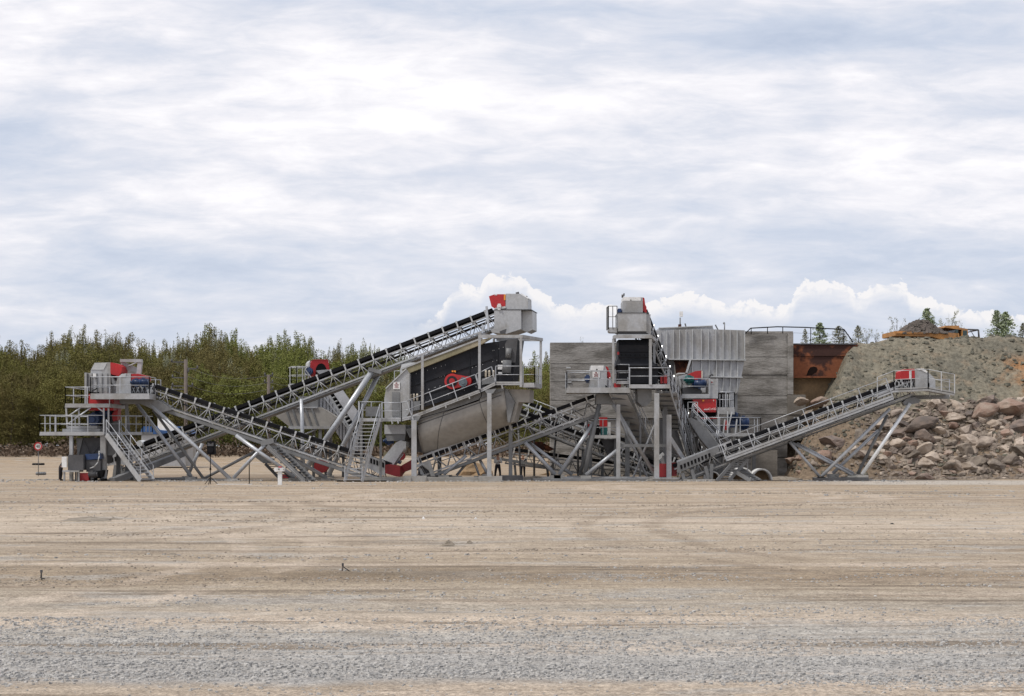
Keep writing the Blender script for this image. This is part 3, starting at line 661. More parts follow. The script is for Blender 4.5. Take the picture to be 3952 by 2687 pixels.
P_box('concrete_block', 'block', None, PL(2950, 104), 2912, 1738, 3000, 1846, 1.4, label='low plain concrete block under the right conveyor, left of the boulders', cat='concrete block')
rp_ = thing('rusty_plate', 'rust red steel retaining plate set between the concrete wall and the green slope', 'steel plate', (24, 113, 8))
pr = PL(3150, 112.8)
P_poly('sheet', 'rust', rp_, pr, [(3062, 1331), (3310, 1325), (3300, 1452), (3062, 1452)], .12)
P_box('ledge', 'rust', rp_, pr, 3059, 1453, 3290, 1459, .4, d=-.3); P_box('top_edge', 'dark', rp_, pr, 3062, 1326, 3306, 1330.5, .3, d=-.12)
P_box('stiffener', 'rust', rp_, pr, 3064, 1370, 3290, 1374, .1, d=-.1)
P_poly('scorch_mark', 'scorch', rp_, pr, [(3112, 1450), (3118, 1432), (3127, 1418), (3140, 1415), (3152, 1418), (3156, 1428), (3150, 1438), (3138, 1444), (3132, 1450)], .006, d=-.008)
P_box('earth_bank', 'earth', None, PL(3150, 113.3), 3058, 1459.5, 3300, 1700, 1.0, kind='structure').name = 'terrain'
# black pipe railing on top of the wall
rt = thing('pipe_railing', 'black pipe railing along the top of the retaining wall above the rusty plate', 'railing', (20, 112, 10.4))
pk_ = PL(3000, 111.7)
def rp2(*pts): return [pk_(x, y) for x, y in pts]
MB().path(rp2((2876, 1288), (2897, 1267), (3000, 1261.5), (3025, 1262), (3110, 1264), (3180, 1268), (3257, 1271.5), (3293, 1322)), .045, 6).build('top_rail', 'black', rt)
MB().path(rp2((3062, 1285), (3258, 1293)), .012, 4).build('mid_rail', 'black', rt)
for x, y0, y1 in ((2899, 1268, 1290), (2962, 1264, 1288), (3021, 1263, 1287), (3129, 1266, 1328), (3257, 1272, 1326)): MB().tube(pk_(x, y0), pk_(x, y1), .035, 6).build('post', 'black', rt)
# ================================================================ TRUCK ON THE PLATEAU
tk = thing('dump_truck', 'orange yellow dump truck heaped with dark rubble, parked on top of the green slope', 'dump truck', W(3620, 1322, 116))
pt = PL(3600, 116, -4)
P_poly('dump_body', 'yellow', tk, pt, [(3455, 1278), (3590, 1280), (3700, 1286), (3706, 1313), (3664, 1313), (3630, 1310), (3600, 1300), (3455, 1296)], 3.0)
P_box('body_rib', 'yellow', tk, pt, 3458, 1284, 3590, 1288, .12, d=-.12); P_box('tail_edge', 'yellow', tk, pt, 3452, 1279, 3458, 1296, 3.1, d=-.05)
P_poly('canopy', 'yellow', tk, pt, [(3648, 1264), (3650, 1257), (3702, 1257), (3702, 1264), (3735, 1270), (3735, 1274), (3700, 1272)], 3.0)
P_box('rear_window', 'glass', tk, pt, 3688, 1272, 3698, 1310, 1.6); P_poly('cab', 'yellow', tk, pt, [(3712, 1272), (3735, 1274), (3737, 1312), (3712, 1312)], 2.2)
P_box('cab_window', 'glass', tk, pt, 3716, 1276, 3731, 1302, .05, d=-.05)
mb = MB(); mb.path([pt(3735, 1272), pt(3776, 1274), pt(3778, 1300)], .07, 6); mb.path([pt(3735, 1272, 2.6), pt(3776, 1274, 2.6), pt(3778, 1300, 2.6)], .07, 6); mb.tube(pt(3746, 1275), pt(3760, 1300), .03, 5); mb.tube(pt(3776, 1274), pt(3776, 1274, 2.6), .05, 6); mb.build('guard_rail', 'dark', tk)
P_poly('bonnet', 'yellow', tk, pt, [(3737, 1300), (3782, 1300), (3784, 1318), (3737, 1318)], 2.4)
for x in (3510, 3755):
    c = pt(x, 1352); mb = MB(); mb.tube(c+Vector((0, -.1, 0)), c+Vector((0, .7, 0)), .85, 20); mb.build('wheel', 'tyre', tk)
V_ = []; rg = np.random.default_rng(3)
def ldz(x, y):
    u_ = (x-3487)/(3655-3487); e = np.interp(u_, [0, .2, .45, .6, .8, 1], [0, .62, 1.25, 1.2, .75, .1]); v_ = 1-np.abs(y-1.5)/1.6; return e*np.clip(v_*1.8, 0, 1)
P = []; S = []
for i in range(1100):
    u_ = rg.random(); v_ = rg.random()*3; px = 3487+168*u_; z_ = ldz(px, v_)*.9*rg.random()**.25; q = pt(px, 1281, v_); P.append((q.x, q.y, q.z+z_-.1)); S.append(.09+.12*rg.random())
ld = stones('load', np.array(P)-np.array(tk.location), np.array(S), M['load'], None, 5); ld.parent = tk
for k_ in ('category', 'label'):
    if k_ in ld: del ld[k_]
ld['kind'] = 'stuff'
# ================================================================ TREES
def leaf_cards(V, F_, c, r, n, s0, s1, rg, flat=1.0, outer=.35):
    if n < 1: return
    d_ = rg.standard_normal((n, 3)); d_ /= np.linalg.norm(d_, axis=1)[:, None]; p = np.array(c)+d_*np.array(r)*(outer+(1-outer)*rg.random((n, 1))**.6)
    a = rg.standard_normal((n, 3)); a /= np.linalg.norm(a, axis=1)[:, None]; b_ = np.cross(a, rg.standard_normal((n, 3))); b_ /= np.linalg.norm(b_, axis=1)[:, None]
    s = s0+(s1-s0)*rg.random((n, 1)); V.append(np.stack([p-a*s, p+b_*s*.5, p+a*s, p-b_*s*.5], 1).reshape(-1, 3))
def card_mesh(name, V, F_, m):
    V = np.concatenate(V); me = np_mesh(name, V, np.arange(len(V)).reshape(-1, 4)); me.materials.append(M[m]); return me
def trunk_mesh(h_, r0, rg, m='bark', limbs=9, spread=1.6):
    mb = MB(); p = Vector((0, 0, -.2)); n = 6; pts = [p]
    for i in range(1, n+1): pts.append(Vector((rg.normal(0, .12), rg.normal(0, .12), h_*i/n)))
    for i in range(n): mb.tube(pts[i], pts[i+1], r0*(1-i/n)+.02, 6, r0*(1-(i+1)/n)+.02)
    for i in range(limbs):
        z_ = h_*(.25+.68*i/limbs); a = rg.random()*6.28; L = spread*(1.05-z_/h_)+.4; b0 = Vector((0, 0, z_)); b1 = b0+Vector((math.cos(a)*L, math.sin(a)*L, L*1.1)); mb.tube(b0, b1, .05, 4, .012)
    me = bpy.data.meshes.new('trunk'); me.from_pydata(mb.v, [], mb.f); me.materials.append(M[m]); return me
def aspen(seed, h_=18.0, wd=1.9, m='leaf', n=1500, s=(.12, .30), low=.12):
    rg = np.random.default_rng(seed); V = []; F_ = []
    nb = 26
    for i in range(nb):
        u_ = (i+.5)/nb; z_ = h_*(low+(1-low)*u_); rad = wd*(math.sin(min(1, (1-u_)*2.6+.16)*math.pi*.5))*(.65+.5*rg.random())
        for k_ in range(3 if u_ < .85 else 1):
            a = rg.random()*6.28; q = rad*(.2+.6*rg.random()); leaf_cards(V, F_, (math.cos(a)*q, math.sin(a)*q, z_+rg.normal(0, .3)), (rad*.5, rad*.5, .85), int(n/nb/2.7), s[0], s[1], rg)
    for k_ in range(15):       # upright spiky leader twigs
        a = rg.random()*6.28; q = wd*.95*rg.random(); zt = h_*(.90+.09*rg.random())*(1-.06*q/wd)
        for j in range(9): leaf_cards(V, F_, (math.cos(a)*q, math.sin(a)*q, zt-j*.26), (.05+.07*j, .05+.07*j, .2), 7+2*j, .06, .13, rg)
        x_, y_ = math.cos(a)*q, math.sin(a)*q; V.append(np.array([(x_-.03, y_, zt-2.4), (x_+.03, y_, zt-2.4), (x_+.012, y_, zt), (x_-.012, y_, zt)]))
    return trunk_mesh(h_*.97, .13, rg), card_mesh('crown', V, F_, m)
def conifer(seed, h_=6, wd=1.5, m='conifer', n=1300):
    rg = np.random.default_rng(seed); V = []; F_ = []
    for i in range(22):
        u_ = i/22; z_ = h_*(.06+.94*u_); rad = wd*(1-u_)**.8+.06
        for k_ in range(7):
            a = rg.random()*6.28; L = rad*(.6+.8*rg.random()); leaf_cards(V, F_, (math.cos(a)*L*.6, math.sin(a)*L*.6, z_-L*.15), (L*.4+.05, L*.4+.05, .16), max(2, int(n/22/7)), .07, .17, rg)
    return trunk_mesh(h_*.98, .09, rg, limbs=6, spread=.8), card_mesh('crown', V, F_, m)
def sparse(seed, h_=5, wd=1.6, m='bud', n=260):
    rg = np.random.default_rng(seed); V = []; F_ = []; mb = MB()
    for i in range(26):
        a = rg.random()*6.28; z0 = h_*.15*rg.random()+h_*.4*rg.random(); L = wd*(.3+.7*rg.random()); q = Vector((math.cos(a)*L, math.sin(a)*L, min(h_, z0+L*(1.2+rg.random())))); mb.tube((0, 0, z0), q, .022, 4, .008)
        leaf_cards(V, F_, q, (.3, .3, .35), int(n/14), .05, .13, rg)
    mb.tube((0, 0, -.2), (0, 0, h_*.95), .04, 5, .01)
    me = bpy.data.meshes.new('trunk'); me.from_pydata(mb.v, [], mb.f); me.materials.append(M['bark']); return me, card_mesh('crown', V, F_, m)
def plant(kind, loc, scale, label, cat, group, rz=None, name='tree'):
    r_ = thing(name, label, cat, loc, group); r_.scale = scale; r_.rotation_euler = (0, 0, random.uniform(0, 6.28) if rz is None else rz)
    for me, nm in zip(kind, ('trunk', 'crown')):
        o = bpy.data.objects.new(nm, me); COL.objects.link(o); o.parent = r_
    return r_
AS = [aspen(40+i, 18, 2.9+.4*(i % 3), 'leaf', 9000, (.065, .145)) for i in range(6)]; AG = [aspen(60+i, 18, 3.2, 'leafg', 8500, (.065, .145)) for i in range(3)]; AB = [aspen(70+i, 18, 2.3, 'bud', 3000, (.06, .13)) for i in range(3)]
skyl = [(-400, 1270), (-200, 1262), (0, 1285), (40, 1318), (90, 1345), (125, 1362), (150, 1352), (181, 1310), (240, 1283), (307, 1276), (360, 1290), (400, 1298), (460, 1280), (520, 1302), (576, 1330), (620, 1318), (690, 1300), (750, 1285), (839, 1262), (900, 1290), (960, 1300),
        (1010, 1322), (1056, 1284), (1100, 1308), (1146, 1298), (1200, 1330), (1237, 1368), (1262, 1372), (1300, 1335), (1342, 1312), (1402, 1322), (1440, 1345), (1500, 1330), (1560, 1358), (1700, 1352), (1800, 1352), (2021, 1384), (2060, 1376), (2108, 1366), (2160, 1362), (2400, 1380)]
sx_, sy_ = zip(*skyl)
rg = random.Random(21); GT = 'birches and aspens of the forest edge'
def tlabel(px, kind, row):
    pre = ('short front', 'low second row', 'slender middle row', 'slender inner', 'high inner', 'tall rearmost')[row]
    col = {'AS': 'olive brown', 'AG': 'fresh green', 'AB': 'pale thinly leafed'}[kind]
    at = 'at the left end of the forest' if px < 200 else 'left of the crushing tower deck' if px < 260 else 'right behind the left crushing tower' if px < 480 else 'behind the top of the front conveyor' if px < 640 else 'around the concrete utility pole' if px < 800 else 'behind the crossing conveyors' if px < 940 else 'around the more distant utility pole' if px < 1110 else 'behind the small red conveyor head' if px < 1300 else 'right of the small red head' if px < 1420 else 'behind the upper long conveyor' if px < 1560 else 'behind the big black screen' if px < 1900 else 'in the gap left of the concrete wall'
    return '%s %s tree %s' % (pre, col, at)
for row in range(6):
    Yr = 208+row*8; px = -330+row*13
    while px < 2230:
        if 1630 < px < 1890 and row < 4 : px += 60; continue
        if px > 2150: break
        Yt = Yr+rg.uniform(-3, 3); X_ = (px-CX)/F*Yt; top = np.interp(px, sx_, sy_)
        ht = HC+(HY-top)/F*Yt; zb = float(gz(X_, Yt))
        k_ = [.72, .80, .88, .95, .98, .97][row]*rg.uniform(.9, 1.01) if row < 5 else rg.uniform(.94, 1.05)
        green = math.exp(-((px-1120)/190)**2)+.8*math.exp(-((px-1430)/90)**2)+.5*math.exp(-((px-830)/90)**2)+(.5 if px > 2000 else 0)
        q = rg.random(); kd = 'AG' if q < green*.75 else 'AB' if q < green*.75+.08 or (row == 5 and q < green*.75+.30) else 'AS'
        if row == 5 and 100 < px < 1300: pass
        src = {'AS': AS, 'AG': AG, 'AB': AB}[kd]; sz = (ht*k_-zb)/18.0; wx = rg.uniform(.85, 1.15)
        if top > 1345: wx *= .9
        plant(rg.choice(src), (X_, Yt, zb), (wx, wx, max(.3, sz)), tlabel(px, kd, row), 'tree', GT)
        px += rg.uniform(36, 62)*(1.0 if row < 5 else .82)
V = []; F_ = []; rgn = np.random.default_rng(9)
for i in range(1500):
    y_ = 196+14*rgn.random(); x_ = -95+115*rgn.random(); hh = .5+2.3*rgn.random()*(.5+.8*float(vnoise(x_, y_, 5, 41)))
    if x_ > 10: continue
    zb = float(gz(x_, y_)); leaf_cards(V, F_, (x_, y_, zb+hh*.45), (.9, .7, hh*.55), 16, .12, .34, rgn, outer=.1)
me = card_mesh('undergrowth', V, F_, 'scrub'); o = bpy.data.objects.new('undergrowth', me); COL.objects.link(o); tag(o, 'brown leafless scrub along the foot of the forest', 'undergrowth', kind='stuff')
# conifers and young shrubs on the plateau
CF = [conifer(80, 6, 2.1, 'conifer', 2600), conifer(81, 6, 1.9, 'conifer', 2600), conifer(82, 6, 2.3, 'bud', 1700)]; SP = [sparse(90), sparse(91), sparse(92)]
def pl_(kind, px, ptop, pbase, wpx, label, cat='tree', Yp=122, baseh=6.0, basew=1.5, name='conifer'):
    p = W(px, pbase, Yp); ht = (pbase-ptop)/F*Yp; ww = wpx/2/F*Yp/basew*(1.5 if name == 'conifer' else 1.1); zb = float(hM(p.x, p.y)); hz = p.z+ht-zb
    plant(kind, (p.x, p.y, zb-.1), (ww, ww, hz/baseh), label, cat, 'young trees on the plateau above the wall', name=name)
pl_(CF[0], 3163, 1238, 1326, 66, 'dark young conifer behind the black pipe railing')
pl_(CF[2], 3238, 1252, 1326, 66, 'pale feathery young conifer at the right end of the black railing', basew=1.8)
pl_(CF[2], 3106, 1262, 1320, 34, 'small pale conifer seen just left of the dark conifer behind the railing', basew=1.8)
pl_(CF[2], 3312, 1250, 1310, 48, 'bushy conifer on the slope crest right of the railing', basew=1.8)
pl_(CF[1], 3578, 1182, 1262, 62, 'tall green conifer rising behind the heaped dump truck', basew=1.25, Yp=126)
pl_(CF[0], 3846, 1190, 1312, 62, 'tall green conifer right of the dump truck, left one of two close together')
pl_(CF[1], 3880, 1196, 1312, 66, 'tall green conifer right of the dump truck, right one of two close together', basew=1.25)
pl_(CF[2], 3950, 1240, 1312, 50, 'pale bushy conifer at the right edge of the plateau', basew=1.8)
for i, (px, a, wd, lb) in enumerate(((3345, 1262, 40, 'thin bare sapling on the crest, right of the bushy conifer'), (3380, 1270, 34, 'pale young shrub in the middle of the slope crest'), (3425, 1262, 40, 'wispy sapling close to the left of the dump truck'), (3462, 1218, 60, 'tall bare sapling at the tail of the dump truck'), (3662, 1200, 66, 'bare sapling behind the dump truck cab'), (3245, 1268, 40, 'bare sapling behind the right end of the railing'), (3700, 1222, 50, 'low bare sapling behind the dump truck canopy'), (2245, 1298, 16, 'tiny bare sapling on top of the left part of the wall'), (2300, 1306, 14, 'tiny bush on top of the left part of the wall'))):
    pl_(SP[i % 3], px, a, 1316 if px > 2500 else 1326, wd, lb, 'sapling', baseh=5, basew=1.6, name='sapling')
# ================================================================ CRUSHING PLANT
# ---------------------------------------------------------------- left cone crusher tower
pa = PL(300, 95.0); ts = thing('crusher_tower', 'grey steel crusher tower at the far left with a long stair on its right', 'crusher tower', Z0(pa(335, 1855)))
platform(ts, pa, 154, 401, 1667, 4.2, .24, rails='flb', step=1.05); platform(ts, pa, 401.5, 533, 1667, 2.6, .2, d=1.2, rails='frb', step=.95)
for x0, x1, y0, y1, d, w_ in ((272, 272, 1682, 1757, .2, .22), (395, 395, 1682, 1856, .3, .36), (296, 296, 1682, 1850, 3.6, .26), (397, 397, 1682, 1850, 3.8, .26), (352, 352, 1682, 1850, 2.5, .26), (440, 440, 1682, 1850, 3.4, .3)):
    P_beam('leg', 'mid' if d > 1 else 'steel', ts, pa(x0, y0, d), Z0(pa(x1, y1, d)), w_, w_)
P_poly('hopper_plate', 'mid', ts, pa, [(403, 1690), (441, 1690), (441, 1740), (425, 1758), (403, 1758)], .06, d=.7)
P_poly('discharge_chute', 'dark', ts, pa, [(277, 1690), (392, 1690), (382, 1790), (300, 1790)], 2.2, d=.9)
P_poly('discharge_chute', 'mid', ts, pa, [(281, 1692), (306, 1692), (291, 1756), (285, 1756)], .05, d=.75)
mb = MB(); mb.tube(pa(310, 1700, .7), pa(340, 1758, .7), .03, 5); mb.tube(pa(390, 1700, .7), pa(350, 1750, .7), .03, 5); mb.build('brace', 'dark', ts)
P_box('motor_base', 'steel', ts, pa, 226, 1655, 372, 1666, 1.6, d=.8); P_box('motor_base', 'steel', ts, pa, 241, 1643, 360, 1654, 1.2, d=.9)
motor(ts, pa(339, 1618, 1.6), (0, 1, 0), .40, 1.1, 'blue'); motor(ts, pa(367, 1592, 1.8), (1, 0, .1), .33, .9, 'blue'); motor(ts, pa(372, 1622, 2.0), (1, 0, 0), .3, .6, 'dark', 'gearbox')
P_box('crusher_frame', 'dark', ts, pa, 352, 1580, 402, 1666, 1.6, d=2.0); P_poly('drive_guard', 'red', ts, pa, [(402, 1600), (418, 1570), (426, 1580), (424, 1620), (408, 1625)], .8, d=1.8)
P_box('crusher_bowl', 'red', ts, pa, 326, 1519, 422, 1583, 2.0, d=.9); P_box('bowl_rim', 'black', ts, pa, 328, 1512, 366, 1518.5, 1.8, d=.95)
mb = MB(); mb.path([pa(340, 1514, .8), pa(345, 1504, .8), pa(352, 1503, .8), pa(362, 1496, .8)], .035, 6); mb.build('hose', 'black', ts)
platform(ts, pa, 251, 422, 1558, 3.6, .26, d=.05, rails='flb', step=1.6)
for p, q in ((pa(253, 1565, .1), pa(258, 1650, .1)), (pa(255, 1565, 2.8), pa(258, 1660, 2.8)), (pa(399, 1575, .1), pa(399, 1668, .1)), (pa(414, 1575, .3), pa(414, 1668, .3))): P_beam('post', 'steel', ts, p, q, .1, .1)
for p, q in ((pa(310, 1573, .1), pa(262, 1607, .1)), (pa(348, 1574, .1), pa(258, 1638, .1)), (pa(375, 1573, .1), pa(397, 1590, .1))): P_tube('brace', 'tube', ts, p, q, .05)
hb = P_poly('feed_hopper', 'steel', ts, pa, [(314, 1437), (410, 1437), (410, 1518), (400, 1531), (372, 1531), (314, 1500)], 2.0, d=1.0)
mb = MB()
for x in (322, 338, 357, 377, 398): pbox(mb, pa, x, 1439, x+2.2, 1520, .07, d=.93)
mb.build('stiffener', 'mid', hb); P_box('warning_plate', 'white', hb, pa, 343, 1439, 355, 1457, .03, d=.90)
P_box('upper_frame', 'steel', ts, pa, 312, 1436, 320, 1560, .3, d=.8); P_box('upper_frame', 'mid', ts, pa, 330, 1520, 440, 1560, .3, d=2.9)
hd = P_poly('head_hood', 'steel', ts, pa, [(331, 1426), (346, 1397), (408, 1395), (408, 1437), (331, 1437)], 1.6, d=1.1)
P_poly('lit_hood_top', 'pale', hd, pa, [(333, 1424), (347, 1398), (395, 1398), (382, 1424)], .02, d=1.07)  # bright top of the hood painted as a paler sheet
P_poly('red_cover', 'red', ts, pa, [(408, 1396), (415, 1396), (440, 1402), (453, 1412), (451, 1435), (441, 1449), (408, 1441)], 1.5, d=1.1)
P_poly('side_plate', 'steel', ts, pa, [(408, 1441), (455, 1415), (500, 1420), (500, 1470), (440, 1475), (408, 1470)], .1, d=2.9)
mb = MB(); q = [(430, 1386), (514, 1386), (512, 1438), (500, 1450)]
mb.beam(pa(430, 1385, 2.2), pa(516, 1385, 2.2), .3, .2); ppoly(mb, pa, [(499, 1388), (516, 1388), (510, 1438), (494, 1438)], .3, d=2.1); ppoly(mb, pa, [(430, 1388), (440, 1388), (492, 1412), (492, 1428), (460, 1424), (430, 1405)], .1, d=2.3); mb.tube(pa(462, 1408, 2.1), pa(496, 1391, 2.1), .05, 6)
mb.build('maintenance_frame', 'steel', ts)
# access stair
stairs(ts, pa(412, 1678, -.1), Vector((pa(566, 1862).x, 93.4, .05)), Vector((.62, .9, 0)), 15, rails=True, sw=.34, name='stairs')
# cabinet and machinery on the ground below the tower
cb = thing('control_cabinet', 'dark control cabinet with a pale door, on a low frame under the left tower', 'control cabinet', Z0(pa(290, 1855, -1)))
pc = PL(290, 94.2)
P_box('door', 'white', cb, pc, 239, 1763, 258, 1804, .6, d=-.05); P_box('cabinet_body', 'dark', cb, pc, 262, 1756, 322, 1815, .9); P_box('door_edge', 'roller', cb, pc, 258.5, 1763, 263, 1804, .6, d=0)
P_box('table', 'steel', cb, pc, 244, 1816, 308, 1822, 1.0, d=-.2)
for x in (246, 302): P_box('leg', 'steel', cb, pc, x, 1822.5, x+6, 1858, .12, d=-.1)
for x in (278, 285): P_box('leg', 'mid', cb, pc, x, 1822.5, x+4, 1858, .12, d=.6)
P_box('red_box', 'redd', cb, pc, 305, 1826, 340, 1856, .5, d=.1)
for x in (312, 330): P_box('box_foot', 'black', cb, pc, x, 1856.5, x+5, 1860, .3, d=.1)
gm_ = thing('pump_unit', 'dark blue hydraulic pump unit with a looping hose, under the left crusher tower', 'pump unit', Z0(pa(365, 1855, 0)))
P_poly('tank', 'blue', gm_, pc, [(322, 1753), (382, 1750), (386, 1772), (325, 1775)], 1.3, d=.4); P_box('tank', 'dark', gm_, pc, 325, 1776, 380, 1822, 1.2, d=.45)
P_poly('sump', 'black', gm_, pc, [(335, 1823), (392, 1815), (388, 1840), (372, 1848), (345, 1850)], 1.2, d=.4); motor(gm_, pc(352, 1832, .3), (1, 0, 0), .22, .5, 'dark', 'pump')
mb = MB(); mb.path([pc(379, 1745, .2), pc(381, 1760, .15), pc(376, 1785, .1), pc(362, 1802, .1), pc(345, 1808, .15)], .04, 8); mb.tube(pc(378, 1744, .2), pc(382, 1744, .2), .06, 8); mb.build('hose', 'pale', gm_)
for x in (348, 385): P_box('skid', 'black', gm_, pc, x, 1848, x+10, 1858, .8, d=.3)
# ---------------------------------------------------------------- front descending conveyor (left)
p1 = PL(500, 96.3, 4)
c1, a_, s_, u_, L_ = conveyor('belt_conveyor', 'front belt conveyor sloping down rightward from the left tower to the red tail boxes', p1(1500, 1803), p1(560, 1489), plate=.26, trough=.25)
o = c1
for (x0, y0), (x1, y1), r_, m_, dd in (((584, 1562), (892, 1849), .13, 'tube', -.2), ((493, 1540), (718, 1840), .12, 'tube', 1.2), ((575, 1580), (771, 1849), .10, 'mid', .9), ((913, 1681), (1139, 1842), .13, 'tube', -.15), ((985, 1690), (1250, 1846), .13, 'tube', .9), ((1052, 1700), (774, 1847), .10, 'mid', 1.0), ((1025, 1716), (903, 1845), .12, 'tube', -.15)):
    leg(c1, p1(x0, y0, dd), p1(x1, y1, dd), r_, m_)
P_beam('cross_beam', 'mid', c1, p1(1010, 1712, -.2), p1(1060, 1700, -.2), .2, .35); P_beam('skid_beam', 'mid', c1, p1(720, 1853, -.2), p1(925, 1853, -.2), .3, .14)
P_beam('skid_beam', 'mid', c1, p1(560, 1850, 1.1), p1(740, 1846, 1.1), .3, .14)
pf = PL(430, 94.6)
platform(c1, pf, 350, 577, 1519, 1.6, .38, rails='flr', step=2.2); platform(c1, pf, 378, 560, 1519, 1.2, .2, d=3.0, rails='b', step=2)
hd = P_poly('head_hood', 'steel', c1, pf, [(436, 1452), (450, 1440), (486, 1437), (486, 1516), (429, 1516), (429, 1472)], 1.4, d=1.2)
P_poly('lit_hood_top', 'pale', hd, pf, [(438, 1451), (451, 1440), (470, 1438), (466, 1452)], .02, d=1.17)  # light on the hood top put into a paler sheet
P_poly('red_cover', 'red', c1, pf, [(486, 1440), (512, 1439), (545, 1447), (545, 1466), (500, 1468), (497, 1478), (481, 1478)], 1.3, d=1.25)
motor(c1, pf(512, 1473, 1.0), (1, 0, 0), .21, .55, 'blue'); motor(c1, pf(540, 1473, 1.0), (1, 0, 0), .24, .5, 'blue')
P_poly('drive_frame', 'dark', c1, pf, [(482, 1484), (575, 1488), (575, 1516), (482, 1516)], .9, d=1.5)
mb = MB()
for x in (488, 505, 522, 540, 556): mb.tube(pf(x, 1488, 1.4), pf(x+12, 1514, 1.4), .04, 5); mb.tube(pf(x+12, 1488, 1.4), pf(x, 1514, 1.4), .03, 5)
mb.build('lattice', 'tube', c1); P_tube('snub_drum', 'pale', c1, pf(561, 1508, 1.0), pf(561, 1508, 1.8), .17, 14)
P_poly('chute', 'mid', c1, pf, [(408, 1448), (428, 1478), (428, 1490), (410, 1475)], .8, d=1.3)
P_poly('head_bracket', 'mid', c1, pf, [(440, 1541), (590, 1541), (650, 1580), (600, 1590), (520, 1556), (440, 1556)], 1.4, d=1.3)
P_beam('leg', 'mid', c1, pf(452, 1541, 2.2), Z0(pf(476, 1850, 2.2)), .2, .2)
st = stairs(c1, p1(1049, 1722, -1.3), Vector((p1(1192, 1862).x, 93.4, .03)), Vector((.6, .4, 0)), 13, m='mid', rails=False, sw=.3, solid=True, name='stairs')
st = stairs(c1, p1(993, 1792, 2.2), Vector((p1(1066, 1862).x, 97.5, .03)), Vector((.75, .2, 0)), 8, m='dark', rails=False, sw=.2, name='ladder')
P_poly('landing', 'mid', c1, p1, [(948, 1762), (965, 1755), (1020, 1772), (1015, 1792), (985, 1790)], .8, d=2.2)
# tail boxes of the two front conveyors
P_poly('tail_side_plate', 'steel', c1, p1, [(1415, 1754), (1487, 1782), (1487, 1836), (1470, 1832), (1408, 1800)], .08, d=-.12)
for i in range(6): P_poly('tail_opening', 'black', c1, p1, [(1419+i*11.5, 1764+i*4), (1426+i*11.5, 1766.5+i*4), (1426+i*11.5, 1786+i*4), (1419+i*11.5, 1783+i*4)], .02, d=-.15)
P_poly('tail_guard', 'redd', c1, p1, [(1486, 1795), (1500, 1792), (1544, 1800), (1544, 1841), (1530, 1839), (1484, 1826)], 1.3, d=-.1)
# ---------------------------------------------------------------- long conveyor up to the screen
p2 = PL(2000, 96.6, 10)
c2, a_, s_, u_, L_ = conveyor('belt_conveyor', 'longest belt conveyor, rising from the left tower to the head above the big screen', p2(430, 1772), p2(1905, 1207), plate=.12, trough=.30, width=1.1)
for (x0, y0), (x1, y1), r_, dd in (((1440, 1427), (1172, 1823), .20, 0), ((1445, 1440), (1250, 1835), .17, 1.1), ((781, 1712), (725, 1836), .12, 0), ((652, 1752), (718, 1840), .12, .9), ((1163, 1540), (1171, 1822), .13, 0)):
    leg(c2, p2(x0, y0, dd), p2(x1, y1, dd), r_)
P_beam('leg_cap', 'mid', c2, p2(1425, 1425, -.1), p2(1475, 1438, -.1), .3, .25)
P_beam('stay_beam', 'mid', c2, p2(715, 1748, -.2), Z0(p2(592, 1862, -6.5)), .5, .4)
P_poly('tail_side_plate', 'steel', c2, p2, [(403, 1765), (468, 1747), (560, 1730), (560, 1745), (500, 1800), (470, 1790), (403, 1802)], .1, d=-.3)
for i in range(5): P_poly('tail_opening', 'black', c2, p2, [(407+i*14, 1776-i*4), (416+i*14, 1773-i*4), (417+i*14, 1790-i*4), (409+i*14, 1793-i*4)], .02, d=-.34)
for x0, y0, x1 in ((415, 1800, 405), (455, 1795, 448), (470, 1798, 486), (500, 1800, 478), (505, 1800, 525)): P_beam('tail_leg', 'mid', c2, p2(x0, y0, -.3), Z0(p2(x1, 1850, -.3)), .22, .22)
P_tube('tail_drum', 'shiny', c2, p2(545, 1712, -.3), p2(545, 1712, .5), .22, 14)
# head on top of the screen
hd = P_poly('red_cover', 'red', c2, p2, [(1889, 1145), (1912, 1137), (1951, 1137), (1953, 1189), (1912, 1193), (1899, 1184)], 1.5, d=-.2)
P_box('flange', 'amber', hd, p2, 1947, 1138, 1953, 1160, .02, d=-.23); P_box('label_plate', 'white', hd, p2, 1911, 1138, 1921, 1141, .01, d=-.23)
hd = P_poly('head_hood', 'steel', c2, p2, [(1953.5, 1135), (2008, 1135), (2039, 1154), (2040, 1197), (1953.5, 1195)], 1.5, d=-.2)
P_poly('lit_hood_top', 'white', hd, p2, [(2008.5, 1134), (2016, 1134), (2040, 1151), (2040, 1154), (2036, 1153)], 1.3, d=-.1)  # sky-lit hood top painted white
mb = MB(); mb.tube(p2(1997, 1134, .3), p2(1997, 1127, .3), .05, 6); mb.tube(p2(1988, 1131, .3), p2(2000, 1128, .3), .07, 6); mb.tube(p2(2028, 1147, .3), p2(2031, 1141, .3), .05, 6); mb.build('vent_pipe', 'dark', hd)
motor(c2, p2(1930, 1185, -.35), (0, 1, 0), .14, .2, 'white', 'bearing'); P_beam('head_frame', 'pale', c2, p2(1915, 1194, -.3), p2(1955, 1188, -.3), .12, .14)
ch = P_poly('chute_box', 'steel', c2, p2, [(1911, 1199), (2014, 1197), (2014, 1272), (1958, 1290), (1903, 1286), (1895, 1275), (1911, 1268)], 2.6, d=-.35)
P_poly('side_panel', 'pale', ch, p2, [(2014.5, 1197), (2053, 1200), (2054, 1271), (2032, 1281), (2014.5, 1274)], 1.8, d=.2)
P_box('rim', 'dark', ch, p2, 1911, 1196, 2054, 1198.5, 2.6, d=-.38); P_poly('inspection_hole', 'dark', ch, p2, [(1932, 1281), (1958, 1271), (1953, 1288), (1935, 1291)], .02, d=-.38)
